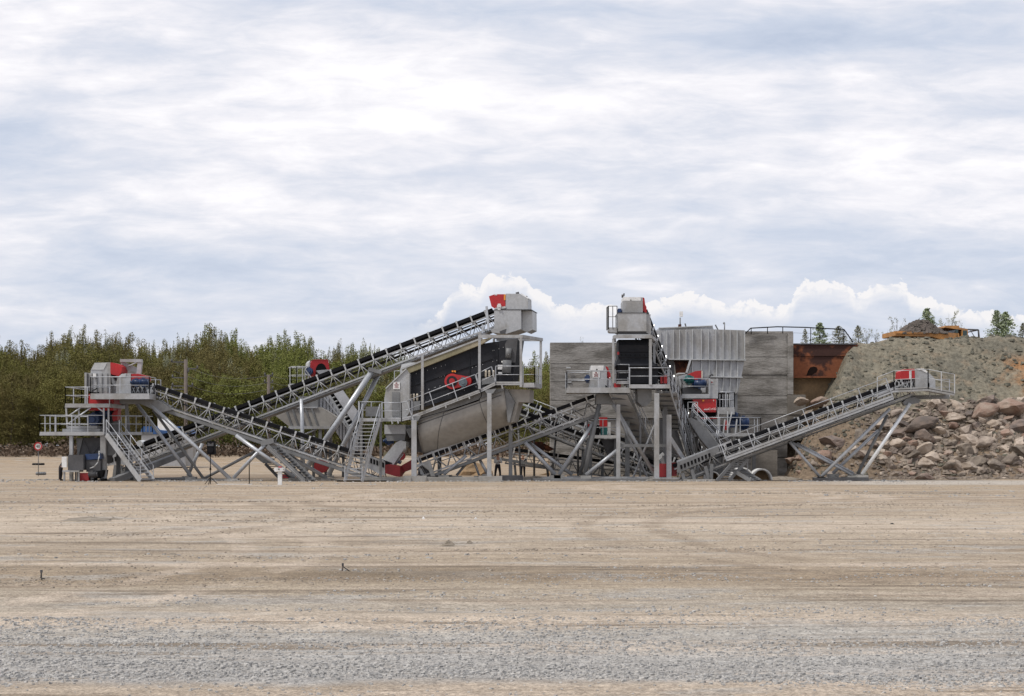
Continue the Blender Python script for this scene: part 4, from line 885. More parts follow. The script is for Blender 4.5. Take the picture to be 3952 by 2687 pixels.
mb = MB(); mb.beam(p2(1882, 1185, -.4), p2(1890, 1276, -.4), .14, .14); mb.beam(p2(1867, 1255, -.4), p2(1868, 1284, -.4), .12, .12); mb.build('head_strut', 'tube', c2)
# ---------------------------------------------------------------- big inclined screen
p3 = PL(1750, 94.6, 10); sv = thing('vibrating_screen', 'big inclined vibrating screen with black side plates, a dusty hopper below and a sloping walkway', 'vibrating screen', Z0(p3(1750, 1850)))
b3 = p3.back(1.3)
body = P_poly('screen_box', 'screenside', sv, b3, [(1566, 1440), (1860, 1327), (2000, 1306), (1977, 1472), (1900, 1492), (1568, 1590)], 2.4)
mb = MB(); rr = random.Random(4)
for i in range(54):
    u1 = rr.random(); px = 1590+390*u1; yt = 1440-118*u1; yb = 1585-112*u1; py = yt+8+(yb-yt-22)*rr.choice([0, .33, .6, .95]); q = b3(px, py); mb.tube(q+p3.n*-.03, q, .024, 6)
mb.build('bolt', 'pale', body)
mb = MB()
for x in (1640, 1812, 1920): pbox(mb, b3, x, 1350+(1860-x)*.35 if x < 1900 else 1322, x+2, 1500+(1860-x)*.28, .05, d=-.05)
for k_ in (.36, .70): mb.beam(b3(1585, 1440+(1583-1440)*k_, -.03), b3(1900, 1326+(1488-1326)*k_, -.03), .05, .05)
mb.build('seam_flange', 'screenside', body)
P_poly('top_beam', 'beige', sv, b3, [(1556, 1428), (1860, 1312), (1905, 1303), (1890, 1313), (1862, 1330), (1566, 1448)], .3, d=-.3); P_poly('top_beam_cap', 'steel', sv, b3, [(1556, 1421), (1860, 1305), (1862, 1311), (1556, 1427.5)], .5, d=-.35)
for gx0, gy0 in ((1586, 1520), (1599, 1520), (1612, 1520), (1877, 1430), (1890, 1430), (1906, 1430)):
    mb = MB()
    for k_ in range(5): c_ = b3(gx0, gy0+6+k_*4.2, -.12); mb.tube(c_, c_+Vector((0, 0, .035)), .085, 10)
    mb.tube(b3(gx0, gy0+30, -.12), b3(gx0, gy0, -.12), .06, 8); mb.build('spring', 'roller', sv)
P_poly('spring_seat', 'mid', sv, b3, [(1572, 1552), (1625, 1548), (1622, 1582), (1572, 1590)], .1, d=-.2); P_poly('spring_seat', 'mid', sv, b3, [(1862, 1462), (1905, 1456), (1915, 1478), (1862, 1486)], .1, d=-.2)
P_poly('end_plate', 'dark', sv, b3, [(1950, 1330), (1960, 1310), (1999, 1308), (1990, 1400), (1955, 1400)], .1, d=-.15)
mb = MB(); mb.tube(b3(1963, 1382, -.25), b3(1967, 1346, -.25), .2, 12); mb.tube(b3(1957, 1440, -.25), b3(1960, 1392, -.25), .3, 14); mb.build('damper', 'mid', sv)
for x, y, s0, s1 in ((1923, 1409, 20, 18), (1937, 1394, 9, 6), (1925, 1437, 15, 7)): P_box('notice', 'white', sv, b3, x, y, x+s0, y+s1, .03, d=-.2)
# exciter
ex = MB(); c_ = b3(1750, 1473, -.45); ex.tube(c_, c_+p3.n*.45, .52, 28); ex.tube(b3(1805, 1472, -.45), b3(1805, 1472, 0), .33, 22)
ex.prism([b3(1750, 1444, -.44), b3(1806, 1454, -.44), b3(1806, 1490, -.44), b3(1750, 1502, -.44)], p3.n*.43); ex = ex.build('drive_guard', 'red', sv)
mb = MB(); c_ = b3(1750, 1473, -.5); mb.tube(c_, c_+p3.n*.06, .36, 24); mb.build('guard_disc', 'screenside', ex); mb = MB(); c_ = b3(1751, 1473, -.56); mb.tube(c_, c_+p3.n*.06, .2, 16); mb.build('guard_hub', 'red', ex)
P_box('red_light', 'amber', sv, b3, 1746, 1431, 1752, 1437, .1, d=-.2); P_box('amber_light', 'amber', sv, b3, 1755, 1431, 1761, 1437, .1, d=-.2); motor(sv, b3(1796, 1478, -.75), (0, 1, 0), .27, .5, 'motor')
# hopper below
p4 = p3.back(1.5)
def lerp_poly(ps, s_):
    k_ = s_*(len(ps)-1); i = min(int(k_), len(ps)-2); f_ = k_-i; return (ps[i][0]*(1-f_)+ps[i+1][0]*f_, ps[i][1]*(1-f_)+ps[i+1][1]*f_)
TP = [(1606, 1618), (1690, 1584), (1775, 1552), (1861, 1520), (1939, 1504)]; BP = [(1611, 1757), (1640, 1748), (1745, 1710), (1850, 1671), (1956, 1632)]
hp = MB(); NC, NR = 16, 9; vs = []; fs = []
for sd2 in (0, 1):
    for r_ in range(NR+1):
        k_ = r_/NR; dd = .62-.30*math.sin(math.pi*min(1, k_*1.15))+1.05*k_**2.6; dd = dd if sd2 == 0 else 4.0-(dd-.6)*.9
        for c_ in range(NC+1):
            x0, y0 = lerp_poly(TP, c_/NC); x1, y1 = lerp_poly(BP, c_/NC); vs.append(p3(x0+(x1-x0)*k_, y0+(y1-y0)*k_, dd))
w_ = NC+1; o2 = w_*(NR+1)
for r_ in range(NR):
    for c_ in range(NC):
        a = r_*w_+c_; fs.append((a, a+w_, a+w_+1, a+1)); fs.append((o2+a, o2+a+1, o2+a+w_+1, o2+a+w_))
    for c_ in (0, NC): a = r_*w_+c_; fs.append((a, o2+a, o2+a+w_, a+w_) if c_ == 0 else (a, a+w_, o2+a+w_, o2+a))
for c_ in range(NC): a = NR*w_+c_; fs.append((a, o2+a, o2+a+1, a+1))
hp.add(vs, fs, True); hp = hp.build('under_hopper', 'dusty', sv)
mb = MB(); mb.path([p3(1603, 1622, .5), p3(1625, 1612, .5), p3(1740, 1578, .5), p3(1840, 1545, .5), p3(1852, 1530, .5), p3(1855, 1505, .5)], .06, 6); mb.build('cable', 'black', hp)
mb = MB()
for c_ in (5, 11):
    x0, y0 = lerp_poly(TP, c_/NC); x1, y1 = lerp_poly(BP, min(1, (c_+2)/NC) if c_ == 11 else c_/NC); pp = []
    for r_ in range(10): k_ = r_/9; pp.append(p3(x0+(x1-x0)*k_, y0+(y1-y0)*k_, .61-.30*math.sin(math.pi*min(1, k_*1.15))+1.05*k_**2.6))
    mb.path(pp, .02, 4)
mb.beam(p3(1608, 1638, .46), p3(1930, 1524, .44), .05, .05); mb.build('seam', 'dark', hp)
P_poly('upper_band', 'mid', sv, p3, [(1560, 1618), (1860, 1512), (1940, 1494), (1942, 1506), (1862, 1534), (1604, 1628)], .5, d=.45)
P_poly('side_chute', 'dusty', sv, p3, [(1942, 1500), (2035, 1502), (2033, 1551), (1992, 1551), (1972, 1628), (1953, 1632)], 1.8, d=1.0)
P_poly('side_chute', 'mid', sv, p3, [(1941, 1498), (1950, 1500), (1980, 1552), (1960, 1630), (1953, 1630)], 1.2, d=.6)
# supports
for x, y0, y1, w_, d in ((1599, 1622, 1845, .34, -.05), (1889, 1518, 1848, .29, -.05), (1944, 1640, 1842, .26, 2.6), (1660, 1700, 1842, .26, 2.8)):
    o = P_beam('support_leg', 'steel' if d < 1 else 'mid', sv, p3(x, y0, d), Z0(p3(x, y1, d)), w_, w_)
    q = Z0(p3(x, y1, d)); MB().box((q.x-.7, q.y-.5, 0), (q.x+.85, q.y+.5, .34)).build('foot_block', 'foot' if d < 1 else 'dark', o)
mb = MB(); mb.prism([p3(1877, 1519), p3(1870, 1506), p3(1915, 1500), p3(1902, 1519)], p3.n*.2); mb.prism([p3(1588, 1626), p3(1578, 1612), p3(1625, 1604), p3(1612, 1626)], p3.n*.2); mb.build('gusset', 'mid', sv)
mb = MB()
for x, y0, y1, d in ((1631, 1372, 1582, -.05), (1851, 1288, 1502, -.05), (2011, 1300, 1494, -.05), (2061, 1300, 1492, 2.9), (1875, 1296, 1330, 2.9)): P_beam('frame_post', 'steel', sv, p3(x, y0, d), p3(x, y1, d), .17, .17)
for p, q in ((p3(1847, 1299, -.05), p3(2019, 1299, -.05)), (p3(2015, 1299, -.05), p3(2065, 1299, 2.9)), (p3(1885, 1298, 2.9), p3(2065, 1299, 2.9)), (p3(1851, 1290, -.05), p3(1885, 1290, 2.9))): P_beam('frame_beam', 'steel', sv, p, q, .18, .2)
mb = MB(); mb.beam(p3(2000, 1303, -.05), p3(2010, 1318, -.05), .1, .1); mb.beam(p3(1860, 1303, -.05), p3(1852, 1318, -.05), .1, .1); mb.build('knee_brace', 'steel', sv)
# walkway: flat, sloping, flat
wp = [(1473, 1614), (1549, 1614), (1590, 1604), (1853, 1503), (1913, 1474), (2018, 1474)]; W3 = [p3(x, y+5) for x, y in wp]
mb = MB()
for p, q in zip(W3, W3[1:]): mb.prism([p-Vector((0, 0, .13)), p+Vector((0, 0, .1)), p+Vector((0, 0, .1))+p3.n*.06, p-Vector((0, 0, .13))+p3.n*.06], q-p); mb.prism([p-Vector((0, 0, .05)), p-Vector((0, 0, .01)), p-Vector((0, 0, .01))+p3.n*1.0, p-Vector((0, 0, .05))+p3.n*1.0], q-p)
wk = mb.build('walkway', 'steel', sv)
for p, q, u2 in ((0, 2, (0, 0, 1)), (2, 3, (-.32, 0, 1)), (3, 4, (-.25, 0, 1)), (4, 5, (0, 0, 1))):
    mb = MB(); rail(mb, W3[p:q+1], h=1.12, up=u2, step=1.45, r=.03); mb.build('handrail', 'tube', wk)
platform(sv, p3, 2019, 2063, 1478, 2.6, .3, rails='rf', step=.7)
mb = MB()
for x, y in ((1512, 1624), (1535, 1622), (1592, 1608), (1719, 1562), (1810, 1527), (1937, 1487)): mb.beam(p3(x, y, -.02), p3(x+3, y+13, -.02), .07, .09)
mb.build('bracket', 'steel', wk)
# feed end box with sign, cap
fb = P_poly('feed_box', 'steel', sv, p3, [(1476, 1500), (1525, 1450), (1556, 1423), (1568, 1440), (1568, 1590), (1552, 1612), (1471, 1614), (1469, 1540)], 2.6, d=.9)
mb = MB(); mb.beam(p3(1476, 1498, .85), p3(1556, 1421, .85), .1, .07); mb.build('edge_trim', 'pale', fb)
mb = MB(); pbox(mb, p3, 1500, 1512, 1530, 1605, .04, d=.86); mb.build('access_door', 'mid', fb)
def sign(parent, pl, x0, y0, x1, y1, d):
    s_ = P_box('warning_sign', 'white', parent, pl, x0, y0, x1, y1, .03, d=d); w_ = x1-x0; h_ = y1-y0
    P_poly('pictogram', 'cloth_red', s_, pl, [(x0+w_*.32, y0+h_*.20), (x0+w_*.42, y0+h_*.08), (x0+w_*.62, y0+h_*.10), (x0+w_*.58, y0+h_*.27)], .01, d=d-.015)
    mb = MB()
    for k_, (a0, a1) in enumerate(((.14, .86), (.2, .82), (.24, .78), (.16, .84))): pbox(mb, pl, x0+w_*a0, y0+h_*(.34+.15*k_), x0+w_*a1, y0+h_*(.40+.15*k_), .008, d=d-.012)
    mb.build('text_lines', 'cloth_red', s_)
sign(fb, p3, 1505, 1472, 1531, 1500, .84)
P_poly('feed_cap', 'pale', fb, p3, [(1523, 1418), (1527, 1402), (1560, 1394), (1584, 1394), (1588, 1401), (1560, 1412), (1535, 1418)], 1.4, d=1.6)
P_box('feed_cap_neck', 'steel', fb, p3, 1521, 1418.5, 1556, 1450, 1.3, d=1.6); P_poly('cap_flap', 'red', fb, p3, [(1588, 1396), (1594, 1391), (1608, 1396), (1600, 1402), (1590, 1402)], .8, d=1.7)
mb = MB(); rail(mb, [p3(1484, 1482, 2.6), p3(1521, 1482, 2.6)], h=1.0, step=1); mb.build('railing', 'tube', sv)
# lower left chutes
P_box('chute_casing', 'steel', sv, p3, 1470, 1639, 1552, 1675, 1.7, d=.9); P_poly('chute_casing', 'mid', sv, p3, [(1472, 1675.5), (1552, 1675.5), (1548, 1700), (1480, 1702)], 1.6, d=.95)
P_poly('rear_casing', 'mid', sv, p3, [(1480, 1700), (1560, 1640), (1600, 1630), (1600, 1750), (1570, 1745)], .4, d=2.8); P_poly('chute_casing', 'mid', sv, p3, [(1553, 1655), (1590, 1650), (1592, 1678), (1570, 1690)], 1.2, d=.8)
P_poly('discharge_chute', 'pale', sv, p3, [(1462, 1775), (1515, 1710), (1535, 1700), (1556, 1705), (1556, 1722), (1508, 1795), (1488, 1792)], .9, d=.7)
P_box('hanger', 'pale', sv, p3, 1553, 1706, 1557, 1735, .1, d=.6); motor(sv, p3(1478, 1702, 1.5), (1, 0, 0), .2, .5, 'blue')
P_box('back_board', 'beige', sv, p3, 1441, 1745, 1510, 1775, .1, d=2.6)
# landing and front stair
pst = PL(1390, 93.6); platform(sv, pst, 1384, 1469, 1614, 1.1, .24, rails='lb', step=.7)
stairs(sv, pst(1400, 1618), Vector((pst(1337, 1860).x, 92.7, .03)), Vector((1.12, .05, 0)), 17, rails=True, sw=.2, name='stairs')
for x in (1388, 1464): P_beam('landing_post', 'mid', sv, pst(x, 1625, 1.0), Z0(pst(x, 1850, 1.0)), .16, .16)
P_box('landing_cabinet', 'mid', sv, pst, 1405, 1568, 1462, 1606, .5, d=1.0)
# ---------------------------------------------------------------- conveyor from the screen to the middle deck
p5 = PL(1750, 96.5)
c3, a_, s_, u_, L_ = conveyor('belt_conveyor', 'middle belt conveyor rising from the red tail box under the screen to the middle deck', p5(1590, 1797), p5(2296, 1537), plate=.24, trough=.25, skirt=(.02, .58))
P_poly('tail_guard', 'redd', c3, p5, [(1544.5, 1800), (1558, 1792), (1600, 1768), (1600, 1808), (1560, 1822), (1544.5, 1841)], 1.3, d=-.1)
P_poly('tail_cover', 'blue', c3, p5, [(1520, 1770), (1534, 1756), (1549, 1782), (1544, 1792), (1532, 1786)], .8, d=-.2); mb = MB(); mb.tube(p5(1530, 1788, -.25), p5(1558, 1752, -.25), .035, 5); mb.tube(p5(1535, 1757, -.25), p5(1548, 1784, -.25), .035, 5); mb.build('stay', 'pale', c3)
mb = MB(); mb.tube(p5(1546, 1760, -.1), p5(1546, 1760, .6), .30, 18); mb.build('tail_drum', 'red', c3)
P_poly('tail_plate', 'steel', c3, p5, [(1608, 1796), (1660, 1776), (1672, 1812), (1680, 1838), (1664, 1838), (1655, 1815), (1630, 1795), (1612, 1806)], .06, d=-.2)
P_poly('belt_cleaner', 'dark', c3, p5, [(1610, 1810), (1625, 1798), (1648, 1810), (1664, 1822), (1662, 1838), (1618, 1838)], .7, d=.1); P_poly('cleaner_plate', 'pale', c3, p5, [(1616, 1800), (1626, 1808), (1640, 1836), (1622, 1830)], .03, d=.05)
for (x0, y0), (x1, y1), r_, dd in (((2027, 1708), (2143, 1832), .135, -.1), ((2291, 1632), (2157, 1832), .135, -.1), ((2038, 1706), (2211, 1834), .12, 1.0), ((1800, 1758), (1712, 1832), .11, -.05), ((1830, 1752), (1760, 1836), .09, .9), ((1852, 1776), (1880, 1828), .1, .5), ((1826, 1776), (1848, 1836), .08, .9)): leg(c3, p5(x0, y0, dd), p5(x1, y1, dd), r_)
for (x0, y0), (x1, y1), r_, m_, dd in (((2311, 1560), (2254, 1842), .15, 'mid', -.3), ((2362, 1556), (2527, 1836), .135, 'steel', -.3), ((2399, 1723), (2259, 1833), .125, 'tube', -.5), ((2318, 1566), (2240, 1836), .13, 'mid', 1.2)): leg(c3, p5(x0, y0, dd), p5(x1, y1, dd), r_, m_)
P_box('bogie_cap', 'mid', c3, p5, 2299, 1522, 2368, 1560, 1.6, d=-.5); P_beam('skid_beam', 'steel', c3, p5(2090, 1843, -.2), p5(2540, 1843, -.2), .3, .12)
# middle deck with conveyor head
p6 = PL(2300, 94.8)
platform(c3, p6, 2188, 2432, 1496, 2.0, .36, rails='flr', step=1.9); platform(c3, p6, 2196, 2400, 1490, .9, .2, d=3.2, rails='bl', step=1.9)
hd = P_poly('head_hood', 'steel', c3, p6, [(2281, 1427), (2284, 1408), (2337, 1408), (2346, 1425), (2346, 1495), (2280, 1495)], 1.3, d=1.0)
P_poly('lit_hood_top', 'white', hd, p6, [(2281, 1426), (2284, 1408), (2334, 1408), (2332, 1427)], .03, d=.96); P_box('lock', 'dark', hd, p6, 2304, 1421, 2309, 1427, .02, d=.93); sign(hd, p6, 2290, 1432, 2318, 1455, .96)  # highlight on the hood top painted as a white sheet
P_poly('red_cover', 'red', c3, p6, [(2344, 1410), (2352, 1416), (2355, 1430), (2361, 1440), (2361, 1456), (2356, 1462), (2345, 1448)], 1.1, d=1.1)
motor(c3, p6(2272, 1457, 1.5), (0, 1, 0), .2, .5, 'blue'); P_poly('drive_frame', 'steel', c3, p6, [(2346, 1455), (2356, 1460), (2370, 1462), (2372, 1495), (2346, 1495)], .8, d=1.1); P_poly('drive_slot', 'black', c3, p6, [(2340, 1483), (2352, 1495), (2340, 1495)], .02, d=.95)
tb_ = MB(); pbox(tb_, p6, 2373, 1478, 2398, 1496, .5, d=.5); tb_ = tb_.build('tool_box', 'red', None, label='red and beige tool box standing on the middle deck beside the conveyor head', cat='tool box'); P_box('side', 'roller', tb_, p6, 2398.5, 1478, 2410, 1496, .5, d=.5)
# ---------------------------------------------------------------- head-on screen tower (middle right)
p7 = PL(2450, 94.6); tt_ = thing('screening_tower', 'narrow screening tower seen head on, black front and grey chute box on top', 'screening tower', Z0(p7(2450, 1855)))
platform(tt_, p7, 2430, 2586, 1484, 3.0, .26, rails='fr', step=1.5); platform(tt_, p7, 2382, 2429, 1470, 3.0, .2, d=.3, rails='fl', step=1.5)
for x, y0, y1, w_, d in ((2534, 1518, 1857, .32, 0), (2585, 1600, 1854, .32, .6), (2390, 1560, 1846, .26, .9), (2436, 1620, 1846, .3, 3.2), (2585, 1500, 1854, .3, 3.0), (2484, 1600, 1850, .12, 2.4)): P_beam('support_leg', 'steel' if d < 1 else 'mid', tt_, p7(x, y0, d), Z0(p7(x, y1, d)), w_, w_)
P_box('foot_block', 'foot', tt_, p7, 2500, 1849, 2620, 1857, .9, d=-.2); P_beam('base_rail', 'steel', tt_, p7(2515, 1845, -.25), p7(2622, 1845, -.25), .06, .06)
for x, y0, y1, w_, d in ((2367, 1308, 1480, .14, .1), (2510, 1310, 1486, .18, .0), (2540, 1312, 1484, .16, 2.6), (2380, 1312, 1470, .14, 2.6)): P_beam('frame_post', 'steel', tt_, p7(x, y0, d), p7(x, y1, d), w_, w_)
for p, q in ((p7(2368, 1300, .0), p7(2516, 1300, .0)), (p7(2513, 1302, .0), p7(2543, 1303, 2.6)), (p7(2370, 1303, 0), p7(2383, 1304, 2.6))): P_beam('frame_beam', 'steel', tt_, p, q, .2, .22)
P_poly('skirt_plate', 'pale', tt_, p7, [(2385, 1291), (2506, 1291), (2513, 1296), (2378, 1296)], .5, d=0)
sb = MB(); yy = [1307, 1330, 1360, 1378, 1400, 1412, 1430, 1478]; xl = [2391, 2390, 2390, 2388, 2379, 2377, 2390, 2392]; xr = [2505, 2506, 2508, 2512, 2528, 2544, 2544, 2543]
dz = [.5, .3, .35, .3, .1, .0, .2, .3]
for k_ in range(len(yy)-1):
    a0, a1 = p7(xl[k_], yy[k_], .4+dz[k_]), p7(xr[k_], yy[k_], .4+dz[k_]); b0, b1 = p7(xl[k_+1], yy[k_+1], .4+dz[k_+1]), p7(xr[k_+1], yy[k_+1], .4+dz[k_+1]); sb.add([a0, a1, b1, b0, a0+p7.n*2, a1+p7.n*2, b1+p7.n*2, b0+p7.n*2], [(0, 3, 2, 1), (4, 5, 6, 7), (1, 2, 6, 5), (0, 4, 7, 3), (0, 1, 5, 4), (3, 7, 6, 2)])
sb = sb.build('screen_box', 'screenside', tt_); mb = MB()
for y in (1359, 1379, 1412): mb.beam(p7(2391, y, .38 if y != 1412 else .3), p7(2505, y, .38 if y != 1412 else .3), .08, .06)
for i in range(6): q = p7(2400+i*18, 1369, .56); mb.tube(q, q+Vector((0, -.06, 0)), .05, 6)
mb.build('rubber_lip', 'rubber', sb)
P_box('side_light', 'red', tt_, p7, 2384, 1357, 2391, 1368, .3, d=.3)
P_poly('lower_chute', 'mid', tt_, p7, [(2464, 1500), (2521, 1500), (2519, 1548), (2500, 1566), (2482, 1566), (2466, 1548)], 2.0, d=.9); P_beam('diagonal_strut', 'tube', tt_, p7(2390, 1600, 1.0), Z0(p7(2520, 1850, 3.2)), .12, .12); P_beam('diagonal_strut', 'tube', tt_, p7(2530, 1640, .6), Z0(p7(2452, 1850, 2.6)), .1, .1); P_beam('diagonal_strut', 'steel', tt_, p7(2590, 1690, .8), p7(2665, 1800, 1.6), .14, .3); P_beam('cross_beam', 'mid', tt_, p7(2390, 1720, 1.0), p7(2585, 1720, 1.0), .14, .2); P_poly('rear_casing', 'dark', tt_, p7.back(11), [(2520, 1620), (2600, 1620), (2640, 1740), (2560, 1830), (2530, 1820)], .5)
gb = MB(); gb.box(p7(2554, 1478, .8), p7(2562, 1450, 1.2)).box(p7(2566, 1478, .7), p7(2579, 1447, 1.2)); gb = gb.build('fire_cabinet', 'red', None, label='red cabinet pair standing behind the railing of the head on screening tower', cat='cabinet')
ch = P_box('chute_box', 'steel', tt_, p7, 2386, 1208, 2496, 1278, 2.6, d=.2); P_poly('side_panel', 'steel', ch, p7, [(2496.5, 1208), (2507, 1211), (2514, 1240), (2514, 1294), (2496.5, 1282)], 2.3, d=.35); P_poly('chute_lip', 'dark', ch, p7, [(2388, 1279), (2498, 1279), (2500, 1290), (2390, 1290)], 1.8, d=.4); P_box('rim', 'dark', ch, p7, 2385, 1205.5, 2507, 1207.5, 2.6, d=.17)
# its feed conveyor, coming from behind on the right
p8 = PL(2700, 104)
c4, a_, s_, u_, L_ = conveyor('belt_conveyor', 'steep belt conveyor climbing from behind to the top of the narrow screening tower', Vector((p8(2780, 1760).x, 112, 1.0)), p7(2500, 1203, 1.0), plate=None, trough=.27, brk='shiny', pitch=1.2)
hd = P_box('head_hood', 'steel', c4, p7, 2407, 1157, 2485, 1206, 1.8, d=.8); P_box('lit_hood_top', 'white', hd, p7, 2409, 1142, 2478, 1156, 1.7, d=.85); P_box('lock', 'dark', hd, p7, 2437, 1151, 2440, 1156, .03, d=.8); P_poly('hood_side', 'pale', hd, p7, [(2479, 1142), (2484, 1143), (2486, 1156), (2479, 1156)], 1.6, d=.9)  # hood top in white: its bright lighting is put into the colour
P_poly('red_cover', 'red', c4, p7, [(2486, 1142), (2492, 1146), (2495, 1170), (2500, 1180), (2501, 1206), (2486, 1195)], 1.7, d=.9); motor(c4, p7(2397, 1195, 1.5), (0, 1, 0), .16, .5, 'blue'); mb = MB(); mb.box(p7(2390, 1206, 1.2), p7(2404, 1186, 1.7)); mb.build('gearbox', 'blue', c4)
mb = MB(); mb.tube(p7(2408, 1142, 1.2), p7(2408, 1130, 1.2), .07, 8); mb.tube(p7(2413, 1136, 1.2), p7(2414, 1125, 1.2), .05, 6); mb.build('vent_pipe', 'dark', hd)
bk_ = thing('service_basket', 'small railed service basket hanging left of the top chute box', 'service basket', p7(2366, 1282)); P_poly('floor_box', 'steel', bk_, p7, [(2350, 1262), (2384, 1262), (2383, 1282), (2355, 1281), (2350, 1276)], 1.0, d=.4)
rail_ps = [p7(2383, 1262, .4), p7(2350, 1262, .4), p7(2347, 1262, 1.4)]; mb = MB(); rail(mb, rail_ps, h=1.42, step=.35, r=.028); mb.build('railing', 'mid', bk_)
# two stairs, seen from below
stairs(tt_, p7(2356, 1514, .6), W(2512, 1843, 104), Vector((1.2, 0, 0)), 26, m='steel', sw=.22, solid=True, rails=True, name='stairs')
s2 = stairs(tt_, p7(2537, 1506, 1.0), W(2573, 1652, 101), Vector((1.35, 0, 0)), 15, m='steel', sw=.22, solid=True, rails=True, name='stairs')
for k_ in range(1, 2): P_beam('stair_string', 'steel', tt_, p7(2588, 1500, .5), p7(2650, 1640, 3.0), .05, .2)
mb = MB(); rail(mb, [p7(2586, 1480, .5), p7(2655, 1648, 3.0)], h=1.15, step=1.1, r=.035); mb.build('handrail', 'tube', tt_)
mb = MB(); rail(mb, [p7(2590, 1480, 1.8), p7(2660, 1640, 4.2)], h=1.15, step=1.3, r=.03); mb.build('handrail', 'tube', tt_)
stairs(tt_, p7(2640, 1630, 3.0), Vector((p7(2700, 1780, 3).x, 98.5, .6)), Vector((.5, .5, 0)), 11, m='mid', sw=.2, rails=True, name='stairs')
# ---------------------------------------------------------------- right stockpile conveyor
p9 = PL(2900, 95.3)
c5, a_, s_, u_, L_ = conveyor('belt_conveyor', 'right belt conveyor rising in front of the rock heap to a railed head deck', p9(2600, 1806), p9(3510, 1468), plate=.10, trough=.22, width=1.0, walk=(.20, .90, 1.35, .95), skirt=(.02, .25), th=.85)
P_poly('tail_side_plate', 'mid', c5, p9, [(2612, 1785), (2770, 1722), (2774, 1742), (2700, 1790), (2612, 1826)], .06, d=-.3)
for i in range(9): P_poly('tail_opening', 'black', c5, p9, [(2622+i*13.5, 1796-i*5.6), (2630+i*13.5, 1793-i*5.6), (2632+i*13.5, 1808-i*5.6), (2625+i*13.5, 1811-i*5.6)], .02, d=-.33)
P_box('tail_guard', 'redd', c5, p9, 2545, 1790, 2575, 1841, 1.0, d=0); P_box('tail_guard', 'redd', c5, p9, 2594, 1786, 2613, 1838, 1.0, d=.1)
P_poly('tail_roller_guard', 'pale', c5, p9, [(2538, 1765), (2560, 1746), (2566, 1756), (2543, 1778)], .6, d=.2); P_poly('tail_frame', 'mid', c5, p9, [(2560, 1756), (2568, 1790), (2556, 1794), (2552, 1775)], .1, d=.2)
for x0, y0, x1 in ((2632, 1826, 2640), (2668, 1812, 2680), (2720, 1800, 2735), (2745, 1790, 2742)): P_beam('tail_leg', 'mid', c5, p9(x0, y0, -.2), Z0(p9(x1, 1852, -.2)), .22, .22)
for (x0, y0), (x1, y1), r_, m_, dd in (((3046, 1706), (3160, 1839), .10, 'tube', -.2), ((3059, 1709), (3291, 1834), .085, 'tube', .1), ((3086, 1711), (3307, 1828), .085, 'tube', .9), ((3432, 1578), (3168, 1839), .115, 'tube', -.2), ((3405, 1661), (3227, 1828), .11, 'tube', 1.0), ((3440, 1600), (3325, 1829), .11, 'mid', 1.0), ((3509, 1558), (3324, 1831), .125, 'shiny', -.2)): leg(c5, p9(x0, y0, dd), p9(x1, y1, dd), r_, m_)
mb = MB(); mb.beam(p9(2900, 1754, 1.6), p9(3450, 1560, 1.6), .08, .08); mb.beam(p9(2900, 1748, -.4), p9(3450, 1553, -.4), .06, .06)
q0, q1 = p9(2900, 1754, 1.6), p9(3450, 1560, 1.6); r0, r1 = p9(2900, 1730, 1.2), p9(3450, 1535, 1.2)
for i in range(22): mb.tube(q0.lerp(q1, i/22), r0.lerp(r1, (i+.5)/22), .02, 4); mb.tube(q0.lerp(q1, (i+1)/22), r0.lerp(r1, (i+.5)/22), .02, 4)
mb.build('rear_walkway_frame', 'mid', c5)
P_beam('skid_beam', 'dark', c5, p9(3139, 1850, -.1), p9(3345, 1848, -.1), .9, .22); P_poly('pivot_plate', 'mid', c5, p9, [(3484, 1552), (3500, 1538), (3530, 1532), (3552, 1545), (3545, 1556), (3512, 1562), (3490, 1566)], .5, d=-.1)
stairs(c5, p9(2838, 1770, -.5), Vector((p9(2752, 1862).x, 93.7, .03)), Vector((.9, .6, 0)), 11, m='mid', sw=.22, solid=False, rails=False, name='stairs')
stairs(c5, p9(2820, 1812, -.4), Vector((p9(2885, 1862).x, 94.0, .03)), Vector((.7, .5, 0)), 8, m='mid', sw=.25, rails=False, solid=False, name='stairs')
mb = MB(); rail(mb, [p9(2862, 1790, 1.5), p9(2900, 1835, 1.5)], h=1.1, step=.6, r=.025); mb.build('handrail', 'tube', c5)
pd = PL(3560, 94.4)
for a0, a1, b0, b1 in (((3386, 1523), (3450, 1499), 0, .3), ((3450, 1499), (3582, 1493), 0, .27), ((3582, 1493), (3684, 1512), 0, .24)):
    p, q = pd(*a0), pd(*a1); mb = MB(); mb.prism([p, p-Vector((0, 0, .27)), p-Vector((0, 0, .27))+pd.n*.06, p+pd.n*.06], q-p); mb.prism([p-Vector((0, 0, .1)), p-Vector((0, 0, .14)), p-Vector((0, 0, .14))+pd.n*2.4, p-Vector((0, 0, .1))+pd.n*2.4], q-p); dk_ = mb.build('deck', 'steel', c5)
    mb = MB(); rail(mb, [p, q], h=1.15, step=1.15, r=.026); mb.build('railing', 'pale', dk_)
p, q = pd(3545, 1522, 2.0), pd(3700, 1520, 2.0); mb = MB(); mb.prism([p, p-Vector((0, 0, .27)), p-Vector((0, 0, .27))+pd.n*.06, p+pd.n*.06], q-p); dk_ = mb.build('deck', 'mid', c5); mb = MB(); rail(mb, [p, q], h=1.05, step=1.1, r=.022); mb.build('railing', 'tube', dk_)
